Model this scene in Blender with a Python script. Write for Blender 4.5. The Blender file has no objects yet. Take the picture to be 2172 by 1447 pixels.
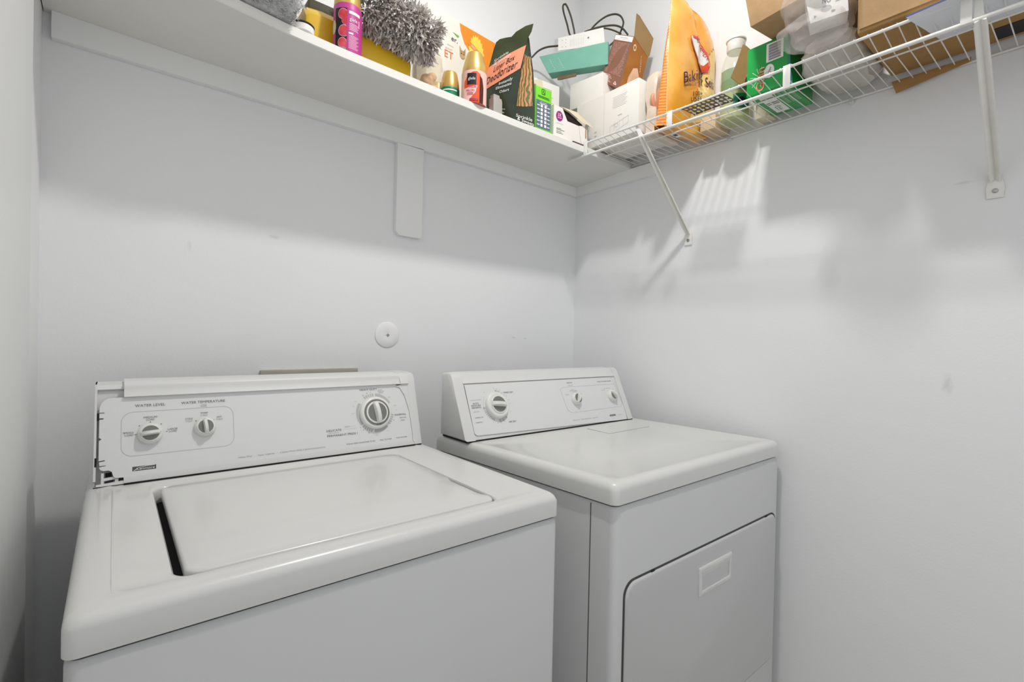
import bpy, bmesh, math, random
from mathutils import Vector, Matrix, noise
random.seed(7)
scene = bpy.context.scene
COL = scene.collection

# ------------------------------------------------------------------ camera, world, lights, exposure
FPX, YAW, PITCH, ROLL = 1037.013, 0.684518, -0.0072443, 0.0213948
CAM = Vector((-1.519, -1.4485, 1.19))
_f = Vector((math.sin(YAW), math.cos(YAW), 0)); _r = Vector((math.cos(YAW), -math.sin(YAW), 0)); _u = Vector((0, 0, 1))
_f2 = _f*math.cos(PITCH) + _u*math.sin(PITCH); _u2 = _u*math.cos(PITCH) - _f*math.sin(PITCH)
_r3 = _r*math.cos(ROLL) + _u2*math.sin(ROLL); _u3 = _u2*math.cos(ROLL) - _r*math.sin(ROLL)
cam = bpy.data.cameras.new('camera'); camo = bpy.data.objects.new('camera', cam); COL.objects.link(camo)
camo.matrix_world = Matrix(((_r3.x, _u3.x, -_f2.x, CAM.x), (_r3.y, _u3.y, -_f2.y, CAM.y), (_r3.z, _u3.z, -_f2.z, CAM.z), (0, 0, 0, 1)))
cam.sensor_width = 36; cam.lens = FPX/2172*36; cam.clip_start = 0.01; cam.clip_end = 50
scene.camera = camo

def ray(x, y):
    return _r3*((x-1086)/FPX) - _u3*((y-723.5)/FPX) + _f2
def at(x, y, X=None, Y=None, Z=None):          # survey helper: where a sight line meets a known wall, shelf or floor plane
    r = ray(x, y)
    if X is not None: return CAM + r*((X-CAM.x)/r.x)
    if Y is not None: return CAM + r*((Y-CAM.y)/r.y)
    return CAM + r*((Z-CAM.z)/r.z)
def on(x, y, p0, az):                          # ... or a vertical plane through p0 running in direction az
    a = math.radians(az); n = Vector((math.cos(a), -math.sin(a), 0)); r = ray(x, y)
    return CAM + r*((Vector(p0)-CAM).dot(n)/r.dot(n))
def dp(x, y, d):
    return CAM + ray(x, y)*d
def depth(p): return (Vector(p)-CAM).dot(_f2)

w = bpy.data.worlds.new('world'); scene.world = w; w.use_nodes = True
bg = w.node_tree.nodes['Background']; bg.inputs[0].default_value = (0.95, 0.97, 1.0, 1); bg.inputs[1].default_value = 0.83
def bulb(name, loc, radius, power, color):
    l = bpy.data.lights.new(name, 'POINT'); l.shadow_soft_size = radius; l.energy = power; l.color = color
    o = bpy.data.objects.new(name, l); COL.objects.link(o); o.location = loc; return o
bulb('ceiling_lamp_light', (-.78, -.93, 2.70), .05, 3.8, (1.0, .985, .955))
l_ = bpy.data.lights.new('ceiling_lamp_diffuser', 'AREA'); l_.shape = 'DISK'; l_.size = .10; l_.energy = 12.3; l_.color = (1.0, .985, .955)
o_ = bpy.data.objects.new('ceiling_lamp_diffuser', l_); COL.objects.link(o_); o_.location = (-.78, -.93, 2.69)
scene.view_settings.view_transform = 'Standard'; scene.view_settings.look = 'None'
scene.view_settings.exposure = 0.0; scene.view_settings.gamma = 1.0
scene.view_settings.use_curve_mapping = False

# ------------------------------------------------------------------ materials
def lin(c):
    return tuple(((v/255)/12.92 if v/255 <= .04045 else ((v/255+.055)/1.055)**2.4) for v in c)
MATS = {}
def mat(name, rgb, rough=.5, metal=0, var=.03, scale=30, bump=0, bscale=200, alpha=1, spec=.5, rgb2=None, wave=None, coat=0, spots=None, trans=0, ior=1.45, sheen=0):
    if name in MATS: return MATS[name]
    m = bpy.data.materials.new(name); m.use_nodes = True; nt = m.node_tree; N = nt.nodes; L = nt.links
    p = N['Principled BSDF']; c = lin(rgb)
    tc = N.new('ShaderNodeTexCoord')
    if wave:                                    # printed stripes / streaks
        tex = N.new('ShaderNodeTexWave'); tex.inputs['Scale'].default_value = wave[0]; tex.inputs['Distortion'].default_value = wave[1]
        tex.bands_direction = wave[2]; fac = tex.outputs['Fac']
    else:
        tex = N.new('ShaderNodeTexNoise'); tex.inputs['Scale'].default_value = scale; tex.inputs['Detail'].default_value = 4; fac = tex.outputs['Fac']
    L.new(tc.outputs['Object'], tex.inputs['Vector'])
    ramp = N.new('ShaderNodeValToRGB')
    c2 = lin(rgb2) if rgb2 else tuple(min(1, v*(1+var)) for v in c)
    c1 = c if rgb2 else tuple(v*(1-var) for v in c)
    ramp.color_ramp.elements[0].color = (*c1, 1); ramp.color_ramp.elements[1].color = (*c2, 1)
    ramp.color_ramp.elements[0].position = .35; ramp.color_ramp.elements[1].position = .65
    L.new(fac, ramp.inputs[0]); colr = ramp.outputs[0]
    if spots:                                   # scuffs and stains with a place of their own
        for (sx, sy, sz, rx, ry, rz, st, srgb) in spots:
            mp = N.new('ShaderNodeMapping'); mp.vector_type = 'POINT'
            mp.inputs['Location'].default_value = (-sx/rx, -sy/ry, -sz/rz); mp.inputs['Scale'].default_value = (1/rx, 1/ry, 1/rz)
            L.new(tc.outputs['Object'], mp.inputs['Vector'])
            nz = N.new('ShaderNodeTexNoise'); nz.inputs['Scale'].default_value = 1.6; L.new(mp.outputs[0], nz.inputs['Vector'])
            ln = N.new('ShaderNodeVectorMath'); ln.operation = 'LENGTH'; L.new(mp.outputs[0], ln.inputs[0])
            ad = N.new('ShaderNodeMath'); ad.operation = 'ADD'; L.new(ln.outputs['Value'], ad.inputs[0]); L.new(nz.outputs['Fac'], ad.inputs[1])
            mr = N.new('ShaderNodeMapRange'); mr.interpolation_type = 'SMOOTHSTEP'
            mr.inputs['From Min'].default_value = 1.5; mr.inputs['From Max'].default_value = .5; mr.inputs['To Min'].default_value = 0; mr.inputs['To Max'].default_value = st
            L.new(ad.outputs[0], mr.inputs['Value'])
            mx = N.new('ShaderNodeMix'); mx.data_type = 'RGBA'; L.new(mr.outputs[0], mx.inputs[0]); L.new(colr, mx.inputs[6]); mx.inputs[7].default_value = (*lin(srgb), 1)
            colr = mx.outputs[2]
    L.new(colr, p.inputs['Base Color'])
    p.inputs['Roughness'].default_value = rough; p.inputs['Metallic'].default_value = metal
    p.inputs['Specular IOR Level'].default_value = spec; p.inputs['Alpha'].default_value = alpha
    p.inputs['Coat Weight'].default_value = coat; p.inputs['Transmission Weight'].default_value = trans; p.inputs['IOR'].default_value = ior
    if sheen: p.inputs['Sheen Weight'].default_value = sheen
    if bump:
        b = N.new('ShaderNodeBump'); nz = N.new('ShaderNodeTexNoise'); nz.inputs['Scale'].default_value = bscale; nz.inputs['Detail'].default_value = 3
        L.new(tc.outputs['Object'], nz.inputs['Vector']); L.new(nz.outputs['Fac'], b.inputs['Height'])
        b.inputs['Strength'].default_value = bump; b.inputs['Distance'].default_value = .002; L.new(b.outputs[0], p.inputs['Normal'])
    MATS[name] = m; return m

WALLC = (236, 237, 238)
M_wall = mat('wall_paint', WALLC, .55, var=.01, scale=3, bump=.12, bscale=160,
             spots=[(-1.375, 0, 1.40, .007, 1, .02, .16, (150, 150, 145)), (-1.18, 0, 1.45, .02, 1, .008, .25, (150, 150, 145)), (-.33, 0, 1.19, .012, 1, .004, .4, (150, 150, 145)), (-.27, 0, 1.187, .008, 1, .003, .4, (150, 150, 145))])
M_wall_r = mat('wall_paint_right', WALLC, .5, var=.01, scale=3, bump=.12, bscale=160,
               spots=[(0, -1.207, 1.10, 1, .014, .028, .28, (160, 162, 166)), (0, -1.225, 1.57, 1, .02, .004, .3, (160, 160, 156))])
M_trim = mat('trim_paint', (240, 240, 239), .42, var=.01, scale=4, bump=.08, bscale=90)
M_casing = mat('casing_paint', (232, 233, 232), .4, var=.015, scale=4, bump=.05, bscale=60)
M_shelf = mat('shelf_paint', (230, 229, 224), .45, var=.012, scale=6, bump=.06, bscale=80)
M_floor = mat('floor_vinyl', (150, 140, 125), .4, var=.08, scale=8)
M_ceil = mat('ceiling_paint', (232, 232, 230), .8, var=.01, scale=8, bump=.2, bscale=120)
M_enam = mat('white_enamel', (224, 224, 221), .22, var=.006, scale=5, coat=.3)
M_enam_w = mat('washer_top_enamel', (214, 214, 212), .25, var=.006, scale=5, coat=.3,
               spots=[(-1.40, -.60, .902, .05, .08, 1, .10, (150, 150, 145)), (-1.19, -.43, .902, .03, .04, 1, .12, (150, 150, 146)), (-1.49, -.62, .902, .035, .10, 1, .10, (140, 140, 132)), (-1.483, -.665, .902, .005, .003, 1, .8, (110, 108, 100)), (-1.474, -.70, .902, .003, .003, 1, .7, (120, 118, 110)), (-1.475, -.56, .902, .002, .002, 1, .7, (120, 118, 110))])
M_enam_d = mat('dryer_top_enamel', (216, 216, 213), .25, var=.006, scale=5, coat=.3,
               spots=[(-.55, -.62, .91, .02, .04, 1, .22, (150, 150, 146)), (-.43, -.55, .91, .025, .04, 1, .16, (150, 150, 146)), (-.32, -.62, .91, .01, .01, 1, .25, (140, 140, 138)), (-.5, -.66, .91, .002, .002, 1, .9, (90, 90, 86))])
M_cab = mat('cabinet_enamel_dimmed', (196, 197, 197), .3, var=.006, scale=5, coat=.2, spots=[(-1.50, -.80, .80, .004, 1, .05, .5, (130, 130, 128)), (-1.03, -.80, .842, .012, 1, .006, .35, (130, 130, 128))])  # greyer than the top enamel: grazing light on the fronts put into colour
M_plast = mat('white_plastic', (218, 218, 216), .38, var=.006, scale=8)
M_panel = mat('control_panel_white', (222, 223, 222), .42, var=.005, scale=8)
M_seam = mat('seam_dark', (70, 70, 68), .8)
M_dark = mat('dark_gap', (28, 28, 27), .9)
M_ink = mat('grey_ink', (110, 112, 112), .6)
M_ink2 = mat('pale_ink', (160, 161, 160), .6)
M_ink3 = mat('fine_line_ink', (186, 187, 186), .6)
M_knobd = mat('knob_grey', (122, 123, 119), .45)
M_knobw = mat('knob_white', (228, 228, 224), .3)
M_kbadge = mat('badge_dark', (78, 78, 76), .4)
M_wire = mat('wire_vinyl', (232, 231, 226), .35)
M_metal = mat('screw_steel', (170, 170, 168), .3, metal=1)
M_card = mat('cardboard', (178, 145, 105), .8, var=.06, scale=40, bump=.1, bscale=300)
M_cardl = mat('cardboard_light', (196, 164, 122), .8, var=.05, scale=40)
M_cardd = mat('cardboard_tan', (172, 134, 82), .8, var=.05, scale=40)
M_black = mat('black_print', (24, 23, 24), .5)
M_white = mat('white_print', (238, 238, 234), .5)
M_wcard = mat('white_carton', (236, 233, 227), .55, var=.01, scale=20)
M_cream = mat('cream_carton_inside', (218, 208, 180), .7, var=.03)
M_cable = mat('cable_rubber', (72, 66, 52), .5)

# ------------------------------------------------------------------ mesh builder
class MB:
    def __init__(s): s.v = []; s.f = []; s.mi = []; s.ms = []; s.sm = []
    def m(s, mt):
        if mt not in s.ms: s.ms.append(mt)
        return s.ms.index(mt)
    def add(s, vs, fs, mt, smooth=False):
        b = len(s.v); s.v += [Vector(v) for v in vs]; i = s.m(mt)
        for f in fs: s.f.append([b+k for k in f]); s.mi.append(i); s.sm.append(smooth)
    def quad(s, a, b, c, d, mt): s.add([a, b, c, d], [(0, 1, 2, 3)], mt)
    def hexa(s, o, a, b, c, mt, bev=0, seg=2):        # parallelepiped: corner o, edge vectors a b c
        o, a, b, c = map(Vector, (o, a, b, c))
        bm = bmesh.new(); vs = [bm.verts.new(o + a*i + b*j + c*k) for i in (0, 1) for j in (0, 1) for k in (0, 1)]
        for f in ((0, 1, 3, 2), (4, 6, 7, 5), (0, 4, 5, 1), (2, 3, 7, 6), (0, 2, 6, 4), (1, 5, 7, 3)): bm.faces.new([vs[q] for q in f])
        bmesh.ops.recalc_face_normals(bm, faces=bm.faces)
        if bev: bmesh.ops.bevel(bm, geom=bm.edges[:], offset=bev, segments=seg, affect='EDGES', profile=.5)
        s.bm(bm, mt, bool(bev))
    def bm(s, bm, mt, smooth=False):
        bm.verts.ensure_lookup_table(); bm.verts.index_update()
        s.add([v.co.copy() for v in bm.verts], [[v.index for v in f.verts] for f in bm.faces], mt, smooth); bm.free()
    def box(s, x0, x1, y0, y1, z0, z1, mt, bev=0, seg=2):
        s.hexa((x0, y0, z0), (x1-x0, 0, 0), (0, y1-y0, 0), (0, 0, z1-z0), mt, bev, seg)
    def loft(s, loops, mt, cap0=True, cap1=True, smooth=True, closed=True):
        n = len(loops[0]); vs = [p for l in loops for p in l]; fs = []
        for i in range(len(loops)-1):
            for j in range(n if closed else n-1):
                k = (j+1) % n; fs.append((i*n+j, i*n+k, (i+1)*n+k, (i+1)*n+j))
        if cap0: fs.append(tuple(reversed(range(n))))
        if cap1: fs.append(tuple((len(loops)-1)*n+j for j in range(n)))
        s.add(vs, fs, mt, smooth)
    def tube(s, pts, r, mt, n=8, caps=True):
        pts = [Vector(p) for p in pts]; loops = []; up = None
        for i, p in enumerate(pts):
            t = (pts[min(i+1, len(pts)-1)]-pts[max(i-1, 0)]).normalized()
            if up is None: up = Vector((0, 0, 1)) if abs(t.z) < .9 else Vector((1, 0, 0))
            a = t.cross(up).normalized(); b = a.cross(t).normalized(); up = b
            rr = r[i] if isinstance(r, (list, tuple)) else r
            loops.append([p + a*math.cos(2*math.pi*k/n)*rr + b*math.sin(2*math.pi*k/n)*rr for k in range(n)])
        s.loft(loops, mt, caps, caps)
    def lathe(s, c, prof, mt, n=32, axis=Vector((0, 0, 1)), cap0=True, cap1=True):
        axis = Vector(axis).normalized(); a = axis.orthogonal().normalized(); b = axis.cross(a); c = Vector(c)
        s.loft([[c + axis*h + (a*math.cos(2*math.pi*k/n) + b*math.sin(2*math.pi*k/n))*max(r, 1e-5) for k in range(n)] for r, h in prof], mt, cap0, cap1)
    def prism(s, pts, off, mt, smooth=False):          # planar polygon extruded by vector off
        n = len(pts); pts = [Vector(p) for p in pts]; off = Vector(off)
        fs = [tuple(reversed(range(n))), tuple(range(n, 2*n))] + [(i, (i+1) % n, n+(i+1) % n, n+i) for i in range(n)]
        s.add(pts + [p+off for p in pts], fs, mt, smooth)
    def build(s, name, parent=None, label=None, cat=None, group=None, kind=None, recalc=True, tilt=None):
        me = bpy.data.meshes.new(name); o = bpy.data.objects.new(name, me)
        base = WL.get(parent, Vector((0, 0, 0))) if parent else Vector((0, 0, 0))
        if parent is None and kind != 'structure' and s.v:
            base = Vector((sum(v.x for v in s.v)/len(s.v), sum(v.y for v in s.v)/len(s.v), min(v.z for v in s.v)))
            o.location = base
        if parent and parent.data is not None:         # sub-part: parent mesh may sit at its own origin
            base = WL[parent]
        WL[o] = base
        me.from_pydata([v-base for v in s.v], [], s.f)
        for mt in s.ms: me.materials.append(mt)
        me.polygons.foreach_set('material_index', s.mi); me.polygons.foreach_set('use_smooth', s.sm)
        if recalc:
            bm = bmesh.new(); bm.from_mesh(me); bmesh.ops.recalc_face_normals(bm, faces=bm.faces); bm.to_mesh(me); bm.free()
        me.update()
        try: me.set_sharp_from_angle(angle=math.radians(38))
        except Exception: pass
        COL.objects.link(o)
        if parent: o.parent = parent
        if label: o['label'] = label
        if cat: o['category'] = cat
        if group: o['group'] = group
        if kind: o['kind'] = kind
        return o
WL = {}
def thing(name, loc, label, cat, group=None):
    o = bpy.data.objects.new(name, None); COL.objects.link(o); o.location = loc; o.empty_display_size = .05
    WL[o] = Vector(loc); o['label'] = label; o['category'] = cat
    if group: o['group'] = group
    return o

def rrect(x0, x1, y0, y1, z, r, nc=6, ns=8):
    pts = []
    cs = [(x1-r, y0+r, -90), (x1-r, y1-r, 0), (x0+r, y1-r, 90), (x0+r, y0+r, 180)]
    for ci, (cx, cy, a0) in enumerate(cs):
        for k in range(nc+1):
            a = math.radians(a0 + 90*k/nc); pts.append(Vector((cx+r*math.cos(a), cy+r*math.sin(a), z)))
        nx, ny, na = cs[(ci+1) % 4]; p = pts[-1]; a = math.radians(na); q = Vector((nx+r*math.cos(a), ny+r*math.sin(a), z))
        for k in range(1, ns): pts.append(p.lerp(q, k/ns))
    return pts

# print on surfaces -------------------------------------------------
_tcache = {}
def text_mesh(s, bold=False, shear=0):
    key = (s, shear)
    if key not in _tcache:
        c = bpy.data.curves.new('t', 'FONT'); c.body = s; c.resolution_u = 3; c.shear = shear
        if bold: c.offset = 0.0
        o = bpy.data.objects.new('t', c); me = bpy.data.meshes.new_from_object(o)
        vs = [(v.co.x, v.co.y) for v in me.vertices]; fs = [tuple(p.vertices) for p in me.polygons]
        bpy.data.objects.remove(o); bpy.data.curves.remove(c); bpy.data.meshes.remove(me)
        _tcache[key] = (vs, fs)
    return _tcache[key]
class Pr(MB):
    """flat inks on a surface given by a map (u, v, height) -> point"""
    def __init__(s, fn): super().__init__(); s.fn = fn; s.h = .0004
    def pt(s, u, v, k=0): return s.fn(u, v, s.h*(1+k))
    step = None
    def poly(s, pts, mt, k=0):
        if s.step:                                  # cut into narrow strips so that ink follows the curve
            u0 = min(p[0] for p in pts); u1 = max(p[0] for p in pts); i = math.floor(u0/s.step)
            if u1-u0 > s.step*.6:
                while i*s.step < u1:
                    q = pts
                    for lim, sg in ((i*s.step, 1), ((i+1)*s.step, -1)):
                        r = []
                        for a, b in zip(q, q[1:]+q[:1]):
                            da, db = sg*(a[0]-lim), sg*(b[0]-lim)
                            if da >= 0: r.append(a)
                            if da*db < 0: t = da/(da-db); r.append((lim, a[1]+(b[1]-a[1])*t))
                        q = r
                        if len(q) < 3: break
                    if len(q) >= 3: s.add([s.pt(u, v, k) for u, v in q], [tuple(range(len(q)))], mt)
                    i += 1
                return
        s.add([s.pt(u, v, k) for u, v in pts], [tuple(range(len(pts)))], mt)
    def rect(s, u0, v0, u1, v1, mt, k=0, n=1):
        for i in range(n):
            a = u0+(u1-u0)*i/n; b = u0+(u1-u0)*(i+1)/n; s.poly([(a, v0), (b, v0), (b, v1), (a, v1)], mt, k)
    def disc(s, u, v, ru, rv, mt, k=0, n=24): s.poly([(u+ru*math.cos(2*math.pi*i/n), v+rv*math.sin(2*math.pi*i/n)) for i in range(n)], mt, k)
    def ring(s, u, v, r0, r1, a0, a1, mt, k=0, n=32):
        for i in range(n):
            a = math.radians(a0+(a1-a0)*i/n); b = math.radians(a0+(a1-a0)*(i+1)/n)
            s.poly([(u+r0*math.cos(a), v+r0*math.sin(a)), (u+r1*math.cos(a), v+r1*math.sin(a)), (u+r1*math.cos(b), v+r1*math.sin(b)), (u+r0*math.cos(b), v+r0*math.sin(b))], mt, k)
    def path(s, pts, wd, mt, k=0, close=False):
        q = list(pts) + ([pts[0]] if close else [])
        for (a, b), (c, d) in zip(q, q[1:]):
            l = math.hypot(c-a, d-b) or 1; nx, ny = -(d-b)/l*wd/2, (c-a)/l*wd/2
            s.poly([(a+nx, b+ny), (a-nx, b-ny), (c-nx, d-ny), (c+nx, d+ny)], mt, k)
    def text(s, t, u, v, h, mt, k=1, align='c', w=None, rot=0, shear=0):
        vs, fs = text_mesh(t, shear=shear)
        if not vs: return
        x0 = min(a for a, b in vs); x1 = max(a for a, b in vs)
        sc = h/.70; sx = sc if w is None else w/(x1-x0)
        ox = {'c': -(x0+x1)/2, 'l': -x0, 'r': -x1}[align]
        c, sn = math.cos(math.radians(rot)), math.sin(math.radians(rot))
        P = []
        for a, b in vs:
            a = (a+ox)*sx; b = (b-.35)*sc
            P.append(s.pt(u + a*c - b*sn, v + a*sn + b*c, k))
        s.add(P, fs, mt)
def split_print(pr, name, parent, axis, val, label=None):      # two separate printed areas of one surface
    for side in (0, 1):
        q = MB()
        for f, mi, sm in zip(pr.f, pr.mi, pr.sm):
            c = sum(pr.v[i][axis] for i in f)/len(f)
            if (c > val) == bool(side): q.add([pr.v[i] for i in f], [tuple(range(len(f)))], pr.ms[mi])
        if q.f: q.build(name, parent, recalc=False, label=label)
def plane_fn(o, U, V):
    o, U, V = Vector(o), Vector(U).normalized(), Vector(V).normalized(); n = U.cross(V).normalized()
    return lambda u, v, h: o + U*u + V*v + n*h
def cyl_fn(cx, cy, z0, rf, ang0):                 # u = arc length to the right as seen from outside, rf(v)=radius
    def f(u, v, h):
        r = (rf(v) if callable(rf) else rf) + h; a = ang0 + u/(rf(0) if callable(rf) else rf)
        return Vector((cx + r*math.cos(a), cy + r*math.sin(a), z0+v))
    return f
def rr2(x0, y0, x1, y1, r, n=6):
    pts = []
    for cx, cy, a0 in ((x1-r, y0+r, -90), (x1-r, y1-r, 0), (x0+r, y1-r, 90), (x0+r, y0+r, 180)):
        for k in range(n+1):
            a = math.radians(a0+90*k/n); pts.append((cx+r*math.cos(a), cy+r*math.sin(a)))
    return pts

# ================================================================== the room
def room():
    H = 2.82
    b = MB(); b.box(-1.76, .12, 0, .12, 0, H, M_wall); b.build('wall_back', kind='structure', label='pale grey painted wall behind the machines')
    b = MB(); b.box(0, .12, -2.9, 0, 0, H, M_wall_r); b.build('wall_right', kind='structure', label='pale grey painted wall beside the dryer')
    b = MB(); b.box(-1.76, -1.643, -1.35, 0, 0, H, M_trim); b.build('wall_left', kind='structure', label='bright narrow wall at the left edge')
    b = MB(); b.box(-1.643, -1.628, -1.35, -.30, 0, H, M_casing, .002); b.build('trim_1', kind='structure', label='flat painted board on the left wall')
    b = MB(); b.box(-3.4, .12, -2.9, .12, -.1, 0, M_floor); b.build('floor', kind='structure')
    b = MB(); b.box(-1.76, .12, -2.0, .12, H, H+.1, M_ceil); b.build('ceiling', kind='structure')
room()

def ceiling_lamp():
    t = thing('ceiling_lamp', (-.78, -.93, 2.82), 'round flush ceiling lamp above the closet, out of frame', 'lamp')
    b = MB(); b.lathe((-.78, -.93, 2.82), [(.11, 0), (.11, -.03), (.10, -.05), (.085, -.05), (.085, -.03)], M_plast, cap0=False, cap1=False); b.build('lamp_base', t)
ceiling_lamp()

# ------------------------------------------------------------------ wooden shelf, cleats
SX = [(-1.643, 1.866), (-1.36, 1.8605), (-1.225, 1.847), (-1.10, 1.8405), (-.83, 1.834), (-.60, 1.8305), (-.28, 1.830), (-.002, 1.834)]
def zbot(x):
    for (a, za), (b, zb) in zip(SX, SX[1:]):
        if x <= b: return za + (zb-za)*max(0, (x-a))/(b-a)
    return SX[-1][1]
ST = .0235
def ztop(x): return zbot(x)+ST
def shelf():
    t = thing('wooden_shelf', (-.8, -.15, 1.84), 'long white painted wooden shelf along the back wall above the machines', 'shelf')
    b = MB(); n = 40; loops = []
    for i in range(n+1):
        x = -1.641 + 1.639*i/n; z = zbot(x); zb = 1.862-.0236*(x+1.633)   # back edge sits on the cleat
        loops.append([(x, -.001, zb), (x, -.288, z), (x, -.290, z+.002), (x, -.290, z+ST-.002), (x, -.288, z+ST), (x, -.001, zb+ST)])
    b.loft(loops, M_shelf, smooth=False); b.build('shelf_board', t)
    # cleat along the back, dropping at its left end, with the wide vertical block hanging from it
    zt = lambda x: 1.862-.0236*(x+1.633)
    b = MB()
    th = .018
    pts = [(-1.628, -th, zt(-1.628)), (-.019, -th, zt(-.019)), (-.019, -th, 1.787), (-1.628, -th, 1.806)]
    b.prism([(x, y, z) for x, y, z in pts], (0, th-.0005, 0), M_trim); b.build('back_cleat', t)
    b = MB(); x0, x1, z1, z0 = -.832, -.7405, 1.797, 1.507; c = .012
    pts = [(x0, -th, z1), (x0-.001, -th, z0+c), (x0+c, -th, z0), (x1-.006, -th, z0-.001), (x1, -th, z0+.006), (x1, -th, z1)]
    b.prism(pts, (0, th-.0005, 0), M_trim); b.build('support_block', t)
    b = MB(); b.prism([(-th, -.0005, 1.824), (-th, -.288, 1.834), (-th, -.395, 1.834), (-th, -.405, 1.790), (-th, -.0005, 1.788)], (th-.0005, 0, 0), M_trim); b.build('side_cleat', t)
shelf()

# ------------------------------------------------------------------ wire shelf and its struts
XU, XR = -.27, -.008
def zr(y): return 1.846 if y > -.3 else 1.842
def wire_shelf():
    t = thing('wire_shelf', (-.14, -.9, 1.84), 'white vinyl coated wire shelf along the right wall', 'wire shelf')
    Y1 = -2.35
    def up(y): return 1.853 + .009*max(0, (y+.65)/.36)
    def lo(y): return 1.805 + .015*max(0, min(1, (y+.95)/.65))
    b = MB(); ys = [-.292, -.4, -.55, -.7, -.85, -1.0, -1.2, -1.6, Y1]
    b.tube([(XU, y, up(y)) for y in ys], .0034, M_wire); b.build('upper_front_rail', t)
    b = MB(); b.tube([(XU, y, lo(y)) for y in [-.213]+ys], .0045, M_wire, 10); b.build('lower_front_rail', t)
    b = MB(); b.tube([(XR, -.292, 1.8455), (XR, -.55, 1.8405), (XR, -.7, 1.8395), (XR, -.95, 1.8425), (XR, Y1, 1.841)], .0028, M_wire); b.build('rear_rail', t)
    b = MB(); b.tube([(-.172, -.30, 1.841), (-.172, -.6, 1.8385), (-.172, -.9, 1.838), (-.172, Y1, 1.838)], .002, M_wire, 6); b.build('middle_rail', t)
    n = 0; y = -.318
    while y > Y1 and n < 80:
        b = MB(); b.tube([(XU-.002, y, up(y)+.0036), (XU+.004, y, up(y)+.0036), (-.172, y, 1.8415), (XR, y, 1.8445)], .00125, M_wire, 6); b.build('deck_wire', t)
        y -= .0254; n += 1
    for y in (-.2985, -.625, -.944, -1.263):
        b = MB(); b.box(XU-.0055, XU-.0035, y-.0085, y+.0085, lo(y)-.003, up(y)+.003, M_wire, .0008)
        b.box(XU-.0055, XU+.004, y-.0085, y+.0085, up(y)+.0025, up(y)+.0045, M_wire); b.build('rail_clip', t)
    for y in (-.385, -.668, -1.0):
        b = MB(); b.tube([(-.012, y, 1.8375), (-.0005, y, 1.8345)], [.006, .006], M_plast, 10); b.build('wall_clip', t)
    return t
WS = wire_shelf()
def strut(yt, zt, yb, zb, wd, label):
    t = WS
    top = Vector((XU-.004, yt, zt)); bot = Vector((-.006, yb, zb+.016)); d = (bot-top).normalized(); s = Vector((0, 1, 0)); nn = d.cross(s).normalized()
    b = MB(); prof = [(-wd, .004), (-wd, -.001), (-wd*.55, -.006), (0, -.0085), (wd*.55, -.006), (wd, -.001), (wd, .004), (wd*.75, .004), (0, -.004), (-wd*.75, .004)]
    L = []
    for k, q in ((0, .8), (.03, .92), (.5, 1), (.94, .95), (1, .8)):
        p = top.lerp(bot, k); L.append([p + s*(a*q) - nn*(c*q) for a, c in prof])
    b.loft(L, M_wire); t = b.build('support_strut', WS)
    b = MB(); pts = [(-.001, yb-.0135, zb-.022), (-.001, yb+.0135, zb-.022), (-.001, yb+.0155, zb+.0), (-.001, yb+.010, zb+.028), (-.001, yb-.010, zb+.028), (-.001, yb-.0155, zb)]
    b.prism(pts, (-.003, 0, 0), M_wire); b.build('wall_foot', t)
    b = MB(); b.lathe((-.004, yb, zb-.006), [(.0055, 0), (.005, .0015), (.003, .0022), (0, .0024)], M_metal, 14, axis=(-1, 0, 0)); b.build('screw', t)
    b = MB(); yh = yt+.026 if yt > -.9 else yt+.006
    h0, h1 = Vector((XU-.001, yt+.002, zt+.002)), Vector((XU+.004, yh, 1.857)); b.loft([[p+Vector((dx, dy, 0)) for dx, dy in ((0, -q), (.003, -q), (.003, q), (0, q))] for p, q in ((h0, .0075), (h0.lerp(h1, .6), .0065), (h1, .004))], M_wire, smooth=False); b.build('rail_hook', t)
strut(-.528, 1.812, -.530, 1.540, .0085, 'white steel strut under the wire shelf near the corner, footed on the right wall')
strut(-1.283, 1.800, -1.279, 1.545, .0105, 'white steel strut under the wire shelf at the far right of the picture')

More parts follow.
